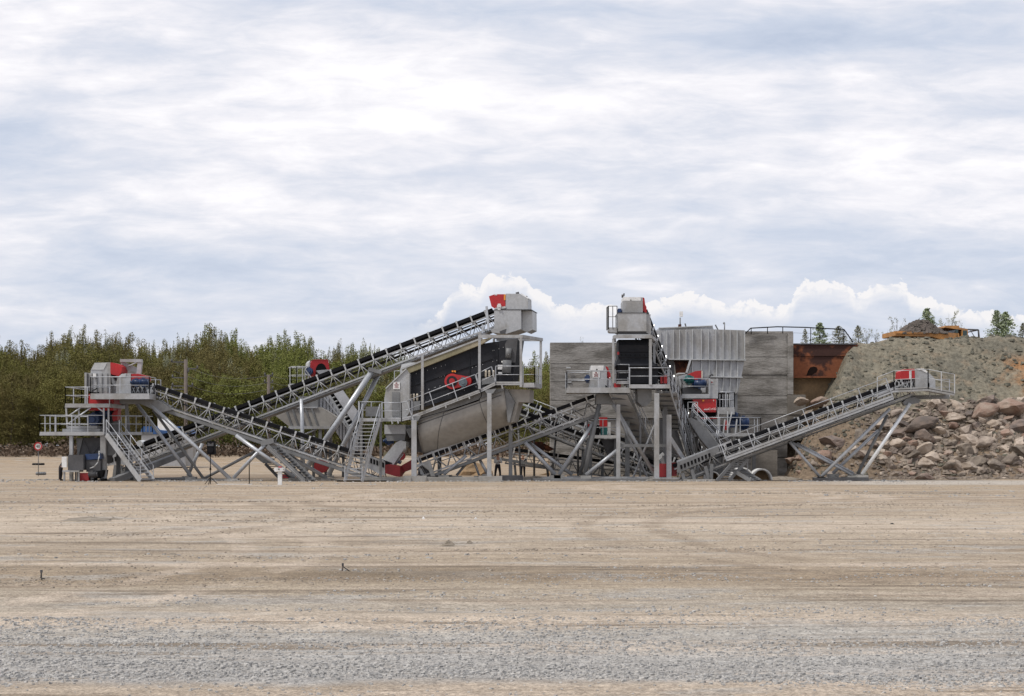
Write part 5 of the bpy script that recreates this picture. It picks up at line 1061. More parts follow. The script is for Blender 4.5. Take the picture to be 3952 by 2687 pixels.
hd = P_poly('head_hood', 'steel', c5, pd, [(3542, 1421), (3575, 1421), (3593, 1435), (3600, 1440), (3622, 1462), (3622, 1497), (3545, 1494)], 1.4, d=.7); P_poly('lit_hood_top', 'white', hd, pd, [(3545, 1421), (3575, 1420), (3592, 1434), (3586, 1437), (3570, 1428)], 1.3, d=.66); P_box('slot', 'black', hd, pd, 3595, 1476, 3598, 1492, .02, d=.67)  # white hood top stands in for light from above
P_poly('red_cover', 'red', c5, pd, [(3489, 1432), (3504, 1423), (3541, 1421), (3546, 1450), (3545, 1458), (3527, 1459), (3520, 1463), (3487, 1462)], 1.3, d=.75); P_box('cover_joint', 'white', c5, pd, 3521, 1430, 3526, 1460, .05, d=.69)
P_poly('drive_frame', 'dark', c5, pd, [(3455, 1478), (3490, 1466), (3545, 1464), (3548, 1494), (3460, 1496)], .9, d=1.0); mb = MB()
for x in (3462, 3478, 3494, 3510, 3528): mb.tube(pd(x, 1494, .9), pd(x+12, 1466, .9), .04, 5); mb.tube(pd(x, 1468, .9), pd(x+12, 1494, .9), .04, 5)
mb.build('lattice', 'pale', c5)
# ---------------------------------------------------------------- rear conveyors
pb = PL(2200, 103)
c6, *_ = conveyor('belt_conveyor', 'upper of the two parallel rear belt conveyors sloping down behind the hopper', pb(2620, 1790), pb(1975, 1540), plate=None, trough=.25, brk='shiny', truss='pale', pitch=.85, walk=(.0, 1.0, 1.1, .9))
c7, *_ = conveyor('belt_conveyor', 'lower of the two parallel rear belt conveyors sloping down behind the hopper', PL(2200, 101.2)(2560, 1808), PL(2200, 101.2)(1965, 1577), plate=.1, trough=.22, brk='shiny', truss='pale', pitch=.85, width=.8, th=.6)
for (x0, y0), (x1, y1) in (((2150, 1640), (2130, 1838)), ((2480, 1770), (2470, 1838)), ((2230, 1680), (2232, 1838)), ((2060, 1590), (2062, 1838))): leg(c6, pb(x0, y0, .2), Z0(pb(x1, y1, .2)), .08, 'mid')
for (x0, y0), (x1, y1) in (((2250, 1720), (2245, 1838)), ((2000, 1640), (2010, 1838))): leg(c7, PL(2200, 101.2)(x0, y0, .2), Z0(PL(2200, 101.2)(x1, y1, .2)), .07, 'mid')
pe = PL(2200, 104.5)
c8, *_ = conveyor('belt_conveyor', 'low gently sloping belt conveyor behind the middle conveyor, close to the ground', pe(2520, 1815), pe(1955, 1741), plate=None, trough=.26, brk='white', width=.9, th=.8)
for x in (1985, 2110, 2240, 2380): leg(c8, pe(x, 1780+(x-1985)*.09, .1), Z0(pe(x+6, 1838, .1)), .09, 'mid')
mb = MB(); mb.beam(pe(1890, 1765, -.1), pe(2130, 1805, -.1), .12, .22); mb.build('cross_beam', 'mid', c8)
P_poly('rust_chute', 'rust', None, PL(2100, 103.8), [(2052, 1704), (2090, 1706), (2142, 1734), (2120, 1742), (2060, 1728)], .8, label='rust brown steel tray lying behind the middle conveyor legs', cat='steel tray')
for px, py, w_, h_, lb, sd_ in ((1500, 1853, 1.3, .22, 'low spill heap of fines beside the red tail boxes under the screen', 31), (2650, 1853, 1.4, .25, 'low spill heap of fines at the foot of the right conveyor tail', 32), (1235, 1853, 1.6, .2, 'low spill heap of dirt left of the front stair foot', 33), (2590, 1854, .9, .2, 'small spill heap by the narrow tower legs', 34), (2060, 1850, 1.8, .22, 'low dirt spill behind the long sleeper under the middle conveyor', 35), (3010, 1851, 1.7, .22, 'low dirt spill between the steel arch and the first right conveyor leg', 36), (480, 1852, 1.3, .16, 'low dirt spill behind the left stair foot', 37)):
    lump('spill_heap', px, py, w_, h_, 'earthy', lb, 'spill heap', sd_)
# small red and green machine on a white deck, behind the middle deck legs
pv = PL(2330, 100.4); rv = thing('crusher_unit', 'small red and green machine on a white railed deck behind the middle conveyor legs', 'crusher unit', Z0(pv(2330, 1840)))
platform(rv, pv, 2268, 2386, 1680, 2.0, .22, m='white', rails='flr', step=.9)
P_box('red_casing', 'red', rv, pv, 2318, 1610, 2346, 1646, 1.0, d=.6); P_box('green_casing', 'teal', rv, pv, 2322, 1650, 2346, 1679, 1.0, d=.6); P_box('dark_casing', 'black', rv, pv, 2290, 1640, 2316, 1679, .8, d=.8); P_box('red_edge', 'red', rv, pv, 2272, 1636, 2277, 1679, .4, d=.7); P_box('column', 'white', rv, pv, 2348, 1630, 2358, 1679, .3, d=.3)
for x, d in ((2280, .3), (2376, .3), (2330, 1.6)): P_beam('leg', 'mid', rv, pv(x, 1691, d), Z0(pv(x, 1840, d)), .2, .2)
P_poly('lower_casing', 'dark', rv, pv, [(2320, 1695), (2384, 1695), (2378, 1735), (2350, 1760)], 1.0, d=.5)
lump('sand_heap', 1830, 1835, 1.5, 1.0, 'earth', 'low olive tan sand heap under the middle conveyor', 'sand heap', 12)
lump('sand_heap', 2215, 1834, 2.6, .9, 'earth', 'brown earth heap behind the middle conveyor feet', 'earth heap', 13)
# small red-headed conveyor, back left, and its ribbed incline
pg = PL(1250, 106, -16)
c9 = thing('belt_conveyor', 'back conveyor with a red arched head and white ribbed side panels', 'conveyor', Z0(pg(1300, 1830)), 'belt conveyors of the crushing plant')
hd = MB(); N = 12; out = [(1201, 1449), (1198, 1405), (1206, 1390), (1268, 1390), (1269, 1405), (1274, 1437), (1272, 1449)]
inn = [(1218, 1449)]+[(1239-21*math.cos(math.pi*k_/N), 1432-29*math.sin(math.pi*k_/N)) for k_ in range(N+1)]+[(1262, 1449)]
P_poly('red_cover', 'red', c9, pg, [(1200, 1452), (1198, 1404), (1206, 1391), (1267, 1391), (1269, 1405), (1274, 1437), (1274, 1452)], 1.6)
P_poly('cover_roof', 'red', c9, pg, [(1203, 1390.5), (1210, 1388), (1262, 1388), (1267, 1390.5)], 1.5, d=-.03); P_poly('belt_opening', 'black', c9, pg, inn, .02, d=-.03); P_poly('cover_side', 'pale', c9, pg, [(1189, 1446), (1191, 1400), (1197.5, 1391), (1197.5, 1446)], 1.5, d=.05)
P_poly('head_belt', 'steel', c9, pg, [(1215, 1432), (1262, 1428), (1285, 1450), (1240, 1460)], .6, d=-.7); motor(c9, pg(1191, 1434, -.3), (0, 1, 0), .26, .5, 'blue')
A0, A1 = pg(1200, 1478, -.2), pg(1352, 1745, -.2)   # near lower edge of side panel
mb = MB(); up2 = Vector((0, 0, 1)); e2 = Vector(((1304-1232)/F*104, .9, (0)))
mb = ppoly(MB(), pg, [(1205, 1530), (1240, 1500), (1395, 1735), (1335, 1735)], .08, d=-.6); sp_ = mb.build('side_panel', 'panel', c9)
mb = MB()
for i in range(14):
    x = 1216+i*12.6; y0 = max(1502, 1500+(x-1240)*1.5); y1 = min(1734, 1530+(x-1205)*1.58)
    if y1 > y0: mb.beam(pg(x, y0, -.63), pg(x, y1, -.63), .05, .06)
mb.build('panel_rib', 'dark', sp_)
P_beam('guard_rail', 'pale', c9, pg(1232, 1517, -.75), pg(1362, 1690, -.75), .08, .08)
bl_ = P_poly('belt', 'rubber', c9, pg, [(1252, 1505), (1290, 1488), (1400, 1660), (1410, 1740), (1370, 1720)], .06, d=-.2)
for i in range(12): k_ = i/11.5; P_tube('roller', 'pale', c9, pg(1254+104*k_, 1510+178*k_, -.35), pg(1285+104*k_, 1497+172*k_, -.35), .07, 8)
mb = MB(); mb.beam(pg(1254, 1507, -.42), pg(1372, 1700, -.42), .18, .18); mb.build('idler_rail', 'pale', c9)
P_poly('side_panel', 'panel', c9, pg, [(1273, 1505), (1308, 1492), (1376, 1588), (1358, 1632)], .1, d=-.6)
for x0, y0 in ((1262, 1590), (1330, 1700), (1215, 1470)): P_beam('leg', 'mid', c9, pg(x0, y0, .6), Z0(pg(x0, 1830, .6)), .2, .2)
mb = MB(); ps = [pg(1122, 1482, -.3), pg(1141, 1482, -.6), pg(1186, 1482, -.5)]; rail(mb, ps, h=1.25, step=.5, r=.035); rail(mb, [pg(1122, 1482, -.3), pg(1122, 1482, 1.2), pg(1186, 1482, 1.2)], h=1.25, step=.8, r=.03); mb.build('railing', 'pale', c9)
P_beam('ladder_rail', 'pale', c9, pg(1172, 1428, -.8), pg(1195, 1460, -.8), .07, .07); P_box('deck', 'steel', c9, pg, 1119, 1482, 1195, 1488, 1.7, d=-.6); P_beam('leg', 'mid', c9, pg(1135, 1488, .4), Z0(pg(1135, 1830, .4)), .18, .18)
# ribbed hopper, back left
ph = PL(1180, 104); fh = thing('feed_hopper', 'dusty ribbed feed hopper on legs behind the long conveyor, back left', 'hopper', Z0(ph(1190, 1840)))
hb = P_poly('hopper_body', 'dusty', fh, ph, [(1048, 1593), (1098, 1576), (1240, 1572), (1300, 1610), (1272, 1649), (1119, 1649)], 2.2); P_box('rim', 'steel', fh, ph, 1096, 1570, 1226, 1576, 2.4, d=-.12); P_box('upper_side', 'mid', fh, ph, 1150, 1530, 1226, 1569.5, 2.0, d=.1)
mb = MB()
for k_ in range(5): mb.beam(ph(1103+k_*25, 1577, -.06), ph(1128+k_*25, 1648, -.06), .08, .13)
mb.build('rib', 'mid', hb); P_beam('lower_beam', 'steel', fh, ph(1115, 1651, -.1), ph(1276, 1651, -.1), .2, .2)
for x, d in ((1130, 0), (1236, 0), (1150, 2), (1262, 2)): P_beam('leg', 'mid', fh, ph(x, 1655, d), Z0(ph(x, 1840, d)), .22, .22)
for p, q in (((1168, 1680), (1222, 1657)), ((1150, 1668), (1232, 1702)), ((1140, 1760), (1232, 1700))): P_tube('brace', 'tube', fh, ph(*p, -.05), ph(*q, -.05), .06, 6)
rt_ = MB(); pr9 = PL(1230, 103); rt_.tube(pr9(1238, 1800), pr9(1238, 1800, .9), .5, 16); pbox(rt_, pr9, 1215, 1782, 1256, 1822, .9, d=.05)
rt_.build('tail_box', 'redd', None, label='red conveyor tail box on the ground behind the lower end of the front conveyor', cat='tail box')
P_box('skid_box', 'redd', None, PL(1100, 101), 1088, 1832, 1135, 1846, .8, label='low dark red box on the ground right of the white button stand', cat='box')
# ---------------------------------------------------------------- jaw crusher plant behind, right of the tower
pj = PL(2720, 101); jt = thing('crusher_plant', 'crusher plant behind the stairs with a red lettered crusher, blue motor and railed decks', 'crusher plant', Z0(pj(2740, 1840)))
platform(jt, pj, 2632, 2738, 1521, 2.2, .3, rails='fl', step=1.6)
P_poly('conveyor_hood', 'steel', jt, pj, [(2624, 1450), (2658, 1441), (2666, 1470), (2655, 1498), (2630, 1498)], 1.5, d=.9); P_box('lit_hood_top', 'white', jt, pj, 2624, 1437, 2650, 1440, 1.4, d=.9)  # light on top of the hood painted as a white strip
P_poly('red_cover', 'red', jt, pj, [(2660, 1443), (2690, 1430), (2714, 1428), (2718, 1466), (2674, 1463), (2668, 1450)], 1.4, d=.85); P_box('cover_trim', 'roller', jt, pj, 2713, 1430, 2718, 1462, .02, d=.82)
motor(jt, pj(2663, 1464, .6), (1, 0, 0), .26, .5, 'teal'); motor(jt, pj(2703, 1480, .6), (1, 0, 0), .28, .8, 'blue'); P_poly('base_frame', 'dark', jt, pj, [(2636, 1496), (2700, 1486), (2716, 1510), (2712, 1520), (2640, 1520)], .8, d=.8)
sd_ = P_box('side_casing', 'steel', jt, pj, 2736, 1462, 2772, 1538, 1.6, d=.1); P_box('hatch', 'pale', sd_, pj, 2741, 1467, 2754, 1482, .02, d=.07); P_poly('pictogram', 'cloth_red', sd_, pj, [(2744, 1478), (2748, 1470), (2752, 1478)], .01, d=.055); P_box('lower_casing', 'pale', jt, pj, 2645, 1536, 2736, 1541, 1.2, d=.2)
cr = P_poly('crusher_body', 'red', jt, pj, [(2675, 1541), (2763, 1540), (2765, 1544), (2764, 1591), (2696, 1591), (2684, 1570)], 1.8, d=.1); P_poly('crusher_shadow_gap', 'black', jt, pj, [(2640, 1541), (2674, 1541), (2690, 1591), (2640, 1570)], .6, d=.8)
P_box('lamp', 'amber', cr, pj, 2711, 1543, 2718, 1549, .06, d=.03); P_box('handle', 'roller', cr, pj, 2753, 1543, 2756, 1549, .06, d=.04)
def text(parent, s, p, size, m, ext=.008, name='lettering'):
    cu = bpy.data.curves.new(name, 'FONT'); cu.body = s; cu.size = size; cu.extrude = ext; cu.align_x = 'CENTER'; cu.align_y = 'CENTER'; cu.materials.append(M[m])
    o = bpy.data.objects.new(name, cu); COL.objects.link(o); o.parent = parent; o.location = Vector(p)-rootloc(parent); o.rotation_euler = (R(90), 0, 0); bpy.context.view_layer.update()
    me = bpy.data.meshes.new_from_object(o.evaluated_get(bpy.context.evaluated_depsgraph_get())); m2 = bpy.data.objects.new(name, me); COL.objects.link(m2); m2.parent = parent; m2.location = o.location; m2.rotation_euler = o.rotation_euler; bpy.data.objects.remove(o); m2.name = name; return m2
text(cr, 'Cv432', pj(2750, 1579, .04), .22, 'white'); text(cr, '-----', pj(2727, 1576, .04), .18, 'white')
mb = MB(); pbox(mb, pj, 2717, 1580, 2735, 1582.5, .03, d=.05); mb.build('underline', 'white', cr)
P_poly('crusher_throat', 'black', jt, pj, [(2692, 1592), (2765, 1592), (2770, 1616), (2710, 1616)], 1.2, d=.5); P_box('lower_rim', 'red', jt, pj, 2695, 1611, 2768, 1616, 1.4, d=.2); P_box('red_leg', 'red', jt, pj, 2799, 1622, 2808, 1660, .3, d=.3)
platform(jt, pj, 2770, 2836, 1572, 2.0, .5, d=.2, rails='flr', step=.55); 
mb = MB()
for x in (2785, 2797, 2806, 2815, 2823): mb.beam(pj(x, 1520, .9), pj(x, 1570, .9), .07, .07)
mb.build('cage_bar', 'pale', jt); P_box('dark_casing', 'black', jt, pj, 2784, 1524, 2832, 1570, .3, d=1.8)
platform(jt, pj, 2694, 2930, 1672, 2.6, .24, d=-.6, rails='fr', step=1.5)
for x0, y0, x1, y1 in ((2771, 1588, 2771, 1672), (2807, 1588, 2807, 1672), (2797, 1618, 2790, 1675), (2824, 1590, 2810, 1650), (2843, 1618, 2832, 1720)): P_beam('post', 'pale', jt, pj(x0, y0, -.1), pj(x1, y1, -.1), .09, .09)
for x, d in ((2700, 2), (2770, .2), (2845, .2), (2920, 1.2), (2800, 2)): P_beam('leg', 'mid', jt, pj(x, 1684, d), Z0(pj(x, 1840, d)), .24, .24)
motor(jt, pj(2833, 1606, .6), (1, 0, 0), .30, .5, 'blue'); P_poly('belt_guard', 'blue', jt, pj, [(2822, 1595), (2848, 1596), (2852, 1625), (2842, 1650), (2815, 1650), (2812, 1640)], .8, d=.7); motor(jt, pj(2876, 1632, 1.0), (1, 0, .0), .42, .6, 'blue'); motor(jt, pj(2860, 1604, 1.5), (0, 1, 0), .18, .4, 'dark', 'gearbox')
P_box('machine_bed', 'mid', jt, pj, 2712, 1640, 2800, 1671, 1.0, d=1.0); P_box('machine_bed', 'dark', jt, pj, 2705, 1618, 2765, 1655, .8, d=1.8)
P_poly('enclosed_chute', 'mid', jt, PL(2700, 98), [(2653, 1615), (2668, 1612), (2700, 1628), (2774, 1717), (2738, 1736), (2700, 1690)], 1.0)
mb = MB(); q = PL(2700, 99)
for dd in (0, .9):
    mb.tube(q(2680, 1556, dd), q(2822, 1710, dd), .035, 6); mb.tube(q(2676, 1580, dd), q(2795, 1712, dd), .03, 6)
    for k_ in (0, .33, .66): mb.tube(q(2680+142*k_, 1556+154*k_, dd), q(2672+142*k_, 1610+154*k_, dd), .03, 5)
rl_ = mb.build('handrail', 'tube', jt)
mb = MB(); rail(mb, [q(2655, 1600), q(2692, 1600)], h=.85, step=.5, r=.03); mb.build('railing', 'pale', jt)
stairs(jt, PL(2700, 99)(2690, 1606, .1), Vector((q(2822, 1745).x, 99.1, 1.1)), Vector((0, .85, 0)), 14, m='steel', sw=.2, rails=False)
# ---------------------------------------------------------------- big ribbed hopper
pk = PL(2700, 106); si = thing('ore_bin', 'large grey receiving bin with vertical ribs, in front of the concrete wall', 'ore bin', Z0(pk(2720, 1840)))
def tier(poly, m='steel'):
    return P_poly('bin_tier', m, si, pk, poly, 4.0)
t1 = tier([(2531, 1277), (2672, 1271), (2704, 1270), (2875, 1275), (2875, 1391), (2545, 1386)]); t2 = tier([(2674, 1388), (2873, 1391.5), (2861, 1455), (2652, 1455)]); t3 = tier([(2700, 1457), (2860, 1456.5), (2848, 1519), (2745, 1515), (2700, 1515)])
def ribs(parent, xs, yt, yb, sh=0):
    mb = MB()
    for x in xs: mb.prism([pk(x-1.3, yt(x), -.16), pk(x+1.3, yt(x), -.16), pk(x+1.3+sh, yb(x), -.16), pk(x-1.3+sh, yb(x), -.16)], pk.n*.16)
    mb.build('rib', 'pale', parent)
ribs(t1, [2547, 2573, 2598, 2622, 2647, 2672, 2706, 2733, 2762, 2790, 2817, 2844, 2873], lambda x: 1277-(x-2531)*.04 if x < 2700 else 1270+(x-2700)*.03, lambda x: 1387); ribs(t2, [2672, 2707, 2736, 2764, 2792, 2820, 2846], lambda x: 1391, lambda x: 1454); ribs(t3, [2764, 2791, 2819, 2846], lambda x: 1458, lambda x: 1514, -3)
for y0, xa, xb, y1 in ((1387.5, 2580, 2877, 1391), (1455, 2740, 2864, 1457)): P_beam('flange', 'pale', si, pk(xa, y0, -.12), pk(xb, y1, -.12), .3, .07)
P_poly('top_rim', 'steel', si, pk, [(2544, 1266), (2753, 1257), (2757, 1270), (2544, 1276)], 3.0, d=.4); P_beam('rim_cap', 'pale', si, pk(2544, 1265, .35), pk(2753, 1256.5, .35), .2, .06)
P_beam('edge_stay', 'pale', si, pk(2663, 1390, -.2), pk(2648, 1440, -.2), .14, .14)
gr = thing('grizzly_bars', 'rusty brown hanging bars under the left part of the ribbed bin', 'grizzly bars', Z0(pk(2640, 1840, 1)))
for i in range(6): P_beam('bar', 'rust', gr, pk(2611+i*9, 1389, .8), pk(2618+i*7.5, 1440, .8), .1, .16)
P_box('back_casing', 'mid', gr, pk, 2580, 1388, 2608, 1500, .6, d=.9); P_box('post', 'mid', gr, pk, 2600, 1441, 2606, 1838, .3, d=1.2)
for x, d in ((2760, .3), (2840, .3), (2840, 3.5), (2700, 3.5)): P_beam('leg', 'mid', si, pk(x, 1516, d), Z0(pk(x, 1840, d)), .3, .3)
mb = MB(); mb.tube(pk(2737, 1452, -.25), pk(2744, 1445, -.25), .05, 6); mb.tube(pk(2744, 1445, -.25), pk(2751, 1450, -.25), .05, 6); mb.build('hook', 'dark', si); P_box('lower_neck', 'mid', si, pk, 2770, 1520, 2840, 1580, 2.0, d=1.0)
an = thing('lamp_post', 'short post with a white box on top, standing on the ribbed bin', 'post', pk(2631, 1266, 1)); P_tube('post', 'mid', an, pk(2631, 1262, 1), pk(2631, 1222, 1), .05, 8); P_box('box', 'white', an, pk, 2629, 1198, 2641, 1218, .3, d=.85); P_box('base_box', 'rust', an, pk, 2624, 1248, 2635, 1262, .3, d=.85)
for x0, y0, x1, y1, lb in ((2648, 1248, 2652, 1262, 'thin bent rod on the bin rim, just right of the box post'), (2766, 1253, 2776, 1272, 'leaning short rod at the right part of the bin rim')): MB().tube(pk(x0, y0, .6), pk(x1, y1, .6), .05, 6).box(pk(x0-2, y0-2, .5), pk(x0+2, y0+2, .7)).build('rod', 'mid', None, label=lb, cat='rod')
MB().path([pk(2797, 1249, .6), pk(2797, 1243, .6), pk(2801, 1243, .6), pk(2801, 1272, .6)], .04, 6).build('hooked_rod', 'mid', None, label='upright hooked rod on the right part of the bin rim', cat='rod')
# half sunk pipe arches
def arch(px, r_, Yp, label, m='white'):
    c = W(px, 1718, Yp); c.z = .02; mb = MB(); N = 22; vs = []; fs = []
    for j, (rr_, yy_) in enumerate(((r_, 0), (r_, 1.3), (r_*.86, 1.3), (r_*.86, 0))):
        for i in range(N+1): th_ = math.pi*i/N; vs.append((c.x+math.cos(th_)*rr_, c.y+yy_, c.z+math.sin(th_)*rr_*1.08))
    for j in range(4):
        for i in range(N): a = j*(N+1)+i; b_ = ((j+1) % 4)*(N+1)+i; fs.append((a, a+1, b_+1, b_))
    mb.add(vs, fs, True); o = mb.build('steel_arch', m, None, origin=(c.x, c.y, 0), label=label, cat='steel arch', group='curved steel sheets on the ground')
    vs = [(c.x+math.cos(math.pi*i/N)*r_*.85, c.y+.9, c.z+math.sin(math.pi*i/N)*r_*.91) for i in range(N+1)]
    MB().prism(vs, (0, .05, 0)).build('inside_fill', 'earth', o)
arch(2941, .72, 97, 'shiny half round steel arch on the ground, right one beside the concrete block'); arch(2866, .78, 97.5, 'shiny half round steel arch on the ground behind the stair foot, middle one'); arch(2752, .52, 98, 'shiny half round steel arch on the ground, leftmost and partly hidden by conveyor legs')
# ---------------------------------------------------------------- long footings under the screen
for x0, x1, y0, y1, Yp, m_, lb in ((1400, 1586, 1843, 1858, 94.4, 'foot', 'long low concrete sleeper under the screen, left one'), (1628, 1858, 1842, 1857, 94.6, 'foot', 'long low concrete sleeper under the screen, between its front legs'), (2060, 2500, 1848, 1856, 94.9, 'mid', 'long low grey sleeper under the middle conveyor feet'), (2640, 2760, 1851, 1858, 94.6, 'foot', 'short low concrete sleeper at the tail of the right conveyor')):
    q = PL(x0, Yp); MB().box((q(x0, y0).x, Yp, 0), (q(x1, y0).x, Yp+.8, max(.12, q(x0, y0).z))).build('sleeper', m_, None, label=lb, cat='sleeper', group='sleepers under the plant')
MB().box((W(1300, 1718, 93.2).x, 93.1, 0), (W(1516, 1718, 93.2).x, 93.6, .07)).build('drain_cover', 'black', None, label='flat black plate on the ground at the foot of the front stair', cat='plate')
# ---------------------------------------------------------------- things in the yard in front
py_ = 86.8
ls = thing('loudspeaker', 'black loudspeaker on a tripod stand in front of the crossing conveyors', 'loudspeaker', Z0(W(811, 1870, py_)))
q = PL(811, py_); P_poly('speaker_box', 'black', ls, q, [(800, 1703), (829, 1703), (831, 1754), (815, 1755), (802, 1752)], .45, d=-.2); P_box('grille', 'dark', ls, q, 804, 1709, 827, 1722, .02, d=-.23)
mb = MB(); mb.tube(q(815.5, 1707, -.22), q(815.5, 1707, -.24), .1, 14); mb.tube(q(815.5, 1737, -.22), q(815.5, 1737, -.24), .17, 16); mb.build('cone', 'rubber', ls)
P_tube('pole', 'black', ls, q(812, 1755), Z0(q(812, 1870)), .028, 8)
for dx, dy in ((-24, .2), (24, .3), (2, -.7)): P_tube('leg', 'black', ls, q(812, 1842), Vector((q(812+dx, 1870).x, py_+dy, .01)), .022, 6)
P_tube('collar', 'black', ls, q(812, 1815), q(812, 1806), .06, 8)
ms = thing('pole_stand', 'thin black pole on a small base standing alone right of the loudspeaker', 'pole stand', Z0(W(962, 1870, py_))); q2 = PL(962, py_)
P_tube('lower_pole', 'black', ms, Z0(q2(962, 1870)), q2(962, 1792), .03, 8); P_tube('upper_pole', 'black', ms, q2(962, 1792), q2(966, 1772), .016, 6); mb = MB(); mb.tube((q2(962, 1870).x, py_, 0), (q2(962, 1870).x, py_, .04), .12, 14); mb.build('base', 'black', ms)
wb = thing('button_stand', 'white lectern shaped stand with a big red push button on top', 'button stand', Z0(W(1079, 1873, 85.6))); q3 = PL(1079, 85.6)
P_box('column', 'white', wb, q3, 1072, 1821, 1087, 1873, .22); P_poly('desk', 'white', wb, q3, [(1058, 1808), (1062, 1805.5), (1098, 1806), (1097, 1819), (1060, 1820)], .38, d=-.08)
mb = MB(); mb.tube(q3(1080, 1806, .1), q3(1080, 1800.5, .1), .12, 16, .10); mb.build('push_button', 'red', wb); P_poly('emblem', 'dark', wb, q3, [(1072, 1809), (1080, 1808.5), (1079, 1813), (1075, 1813)], .01, d=-.1); P_box('mark', 'dark', wb, q3, 1094, 1809, 1095.5, 1814, .01, d=-.1)
tp = MB(); tp.box((W(840, 1718, 86.6).x, 86.3, 0), (W(975, 1718, 86.6).x, 86.55, .035)); tp.build('plank', 'white', None, label='thin white plank lying on the ground between the loudspeaker and the pole stand', cat='plank')
# speed sign
sg = thing('speed_sign', 'round 40 speed limit sign with a red ring, far left by the forest', 'road sign', Z0(W(146, 1725, 110))); q = PL(146, 110)
mb = MB(); c = q(147, 1723); mb.tube(c, c+Vector((0, .03, 0)), .32, 28); fc_ = mb.build('face', 'white', sg)
mb = MB(); N = 32; vs = []; fs = []
for r_, y_ in ((.32, -.02), (.32, -.005), (.225, -.005), (.225, -.02)):
    for i in range(N): th_ = 6.28318*i/N; vs.append((c.x+math.cos(th_)*r_, c.y+y_, c.z+math.sin(th_)*r_))
for j in range(4):
    for i in range(N): fs.append((j*N+i, j*N+(i+1) % N, ((j+1) % 4)*N+(i+1) % N, ((j+1) % 4)*N+i))
mb.add(vs, fs).build('ring', 'red', fc_); text(fc_, '40', c+Vector((0, -.03, 0)), .34, 'black', name='number'); P_tube('post', 'mid', sg, Z0(c)+Vector((0, .06, 0)), c+Vector((0, .06, .3)), .03, 6)
q = PL(150, 135); t_ = MB(); c = W(148, 1718, 160); 
for k_, (px, py, Yp, lb) in enumerate(((148, 1795, 168, 'dark old tyre lying on the far ground behind the speed sign'), (158, 1835, 114, 'pale dark edged scrap lying on the ground left of the control cabinet'))):
    c = W(px, 1718, Yp); c.z = float(gz(c.x, c.y)); mb = MB()
    for i in range(16): a0 = 6.2832*i/16; a1 = 6.2832*(i+1)/16; r9 = .6 if k_ == 0 else .3; mb.tube((c.x+math.cos(a0)*r9, c.y+math.sin(a0)*r9, c.z+.14), (c.x+math.cos(a1)*r9, c.y+math.sin(a1)*r9, c.z+.1), .12, 8)
    mb.build('old_tyre', 'tyre' if k_ == 0 else 'mid', None, label=lb, cat='tyre')
# utility poles and wires
def upole(px, ptop, Yp, label, arms):
    c = W(px, 1718, Yp); zb = float(gz(c.x, c.y)); top = W(px, ptop, Yp); r_ = thing('utility_pole', label, 'utility pole', (c.x, c.y, zb)); P_tube('pole', 'pole', r_, (c.x, c.y, zb), top, .22, 8)
    for dy, dx, ln in arms:
        a = top-Vector((0, 0, dy)); P_beam('cross_arm', 'dark', r_, a+Vector((dx*.1, 0, 0)), a+Vector((dx, 0, 0)), .14, .14)
        mb = MB(); mb.tube(a+Vector((dx, 0, 0)), a+Vector((dx, 0, .38)), .14, 8, .07); mb.build('insulator', 'dark', r_)
    return top
T1_ = upole(717, 1388, 172, 'concrete utility pole with stubby insulator arms behind the crossing conveyors', ((.3, -1.7, 0), (1.1, 1.4, 0), (1.5, .3, 0), (2.2, -1.6, 0), (3.2, .8, 0), (3.2, -1.6, 0), (3.6, -1.7, 0)))
T2_ = upole(1037, 1447, 186, 'more distant utility pole behind the long sloping conveyor', ((.1, .5, 0), (.1, -.5, 0), (1.0, .5, 0), (1.0, -.5, 0), (1.9, .5, 0)))
for i in range(3):
    a = T1_-Vector((1.4, 0, .3+i*1.1)); b_ = T2_-Vector((0, 0, .1+i*.9)); mb = MB(); ps = [a.lerp(b_, k_/8)-Vector((0, 0, 1.1*math.sin(math.pi*k_/8))) for k_ in range(9)]; mb.path(ps, .022, 4)
    e = b_+(b_-a)*.8+Vector((0, 0, 2.5)); ps = [b_.lerp(e, k_/6)-Vector((0, 0, 1.1*math.sin(math.pi*k_/6))) for k_ in range(7)]; mb.path(ps, .022, 4)
    mb.build('power_line', 'mid', None, label=('top', 'middle', 'bottom')[i]+' power line strung between the two utility poles in front of the forest', cat='power line', group='power lines')
# site cabin with blue roof
pc = PL(620, 150); cbn = thing('site_cabin', 'grey site cabin with a blue roof behind the legs of the front conveyor', 'cabin', (W(625, 1718, 150).x, 150, 0))
P_box('wall', 'steel', cbn, pc, 546, 1677, 716, 1800, 5); P_poly('roof', 'cabin_blue', cbn, pc, [(541, 1676), (552, 1646), (700, 1646), (722, 1676)], 5.4, d=-.2); P_poly('canvas_cover', 'white', cbn, pc, [(617, 1612), (632, 1622), (688, 1662), (700, 1666), (632, 1664), (618, 1650)], 1.2, d=-1.0)
P_poly('awning', 'cabin_blue', cbn, pc, [(628, 1660), (700, 1668), (716, 1678), (640, 1672)], .8, d=-1.2)
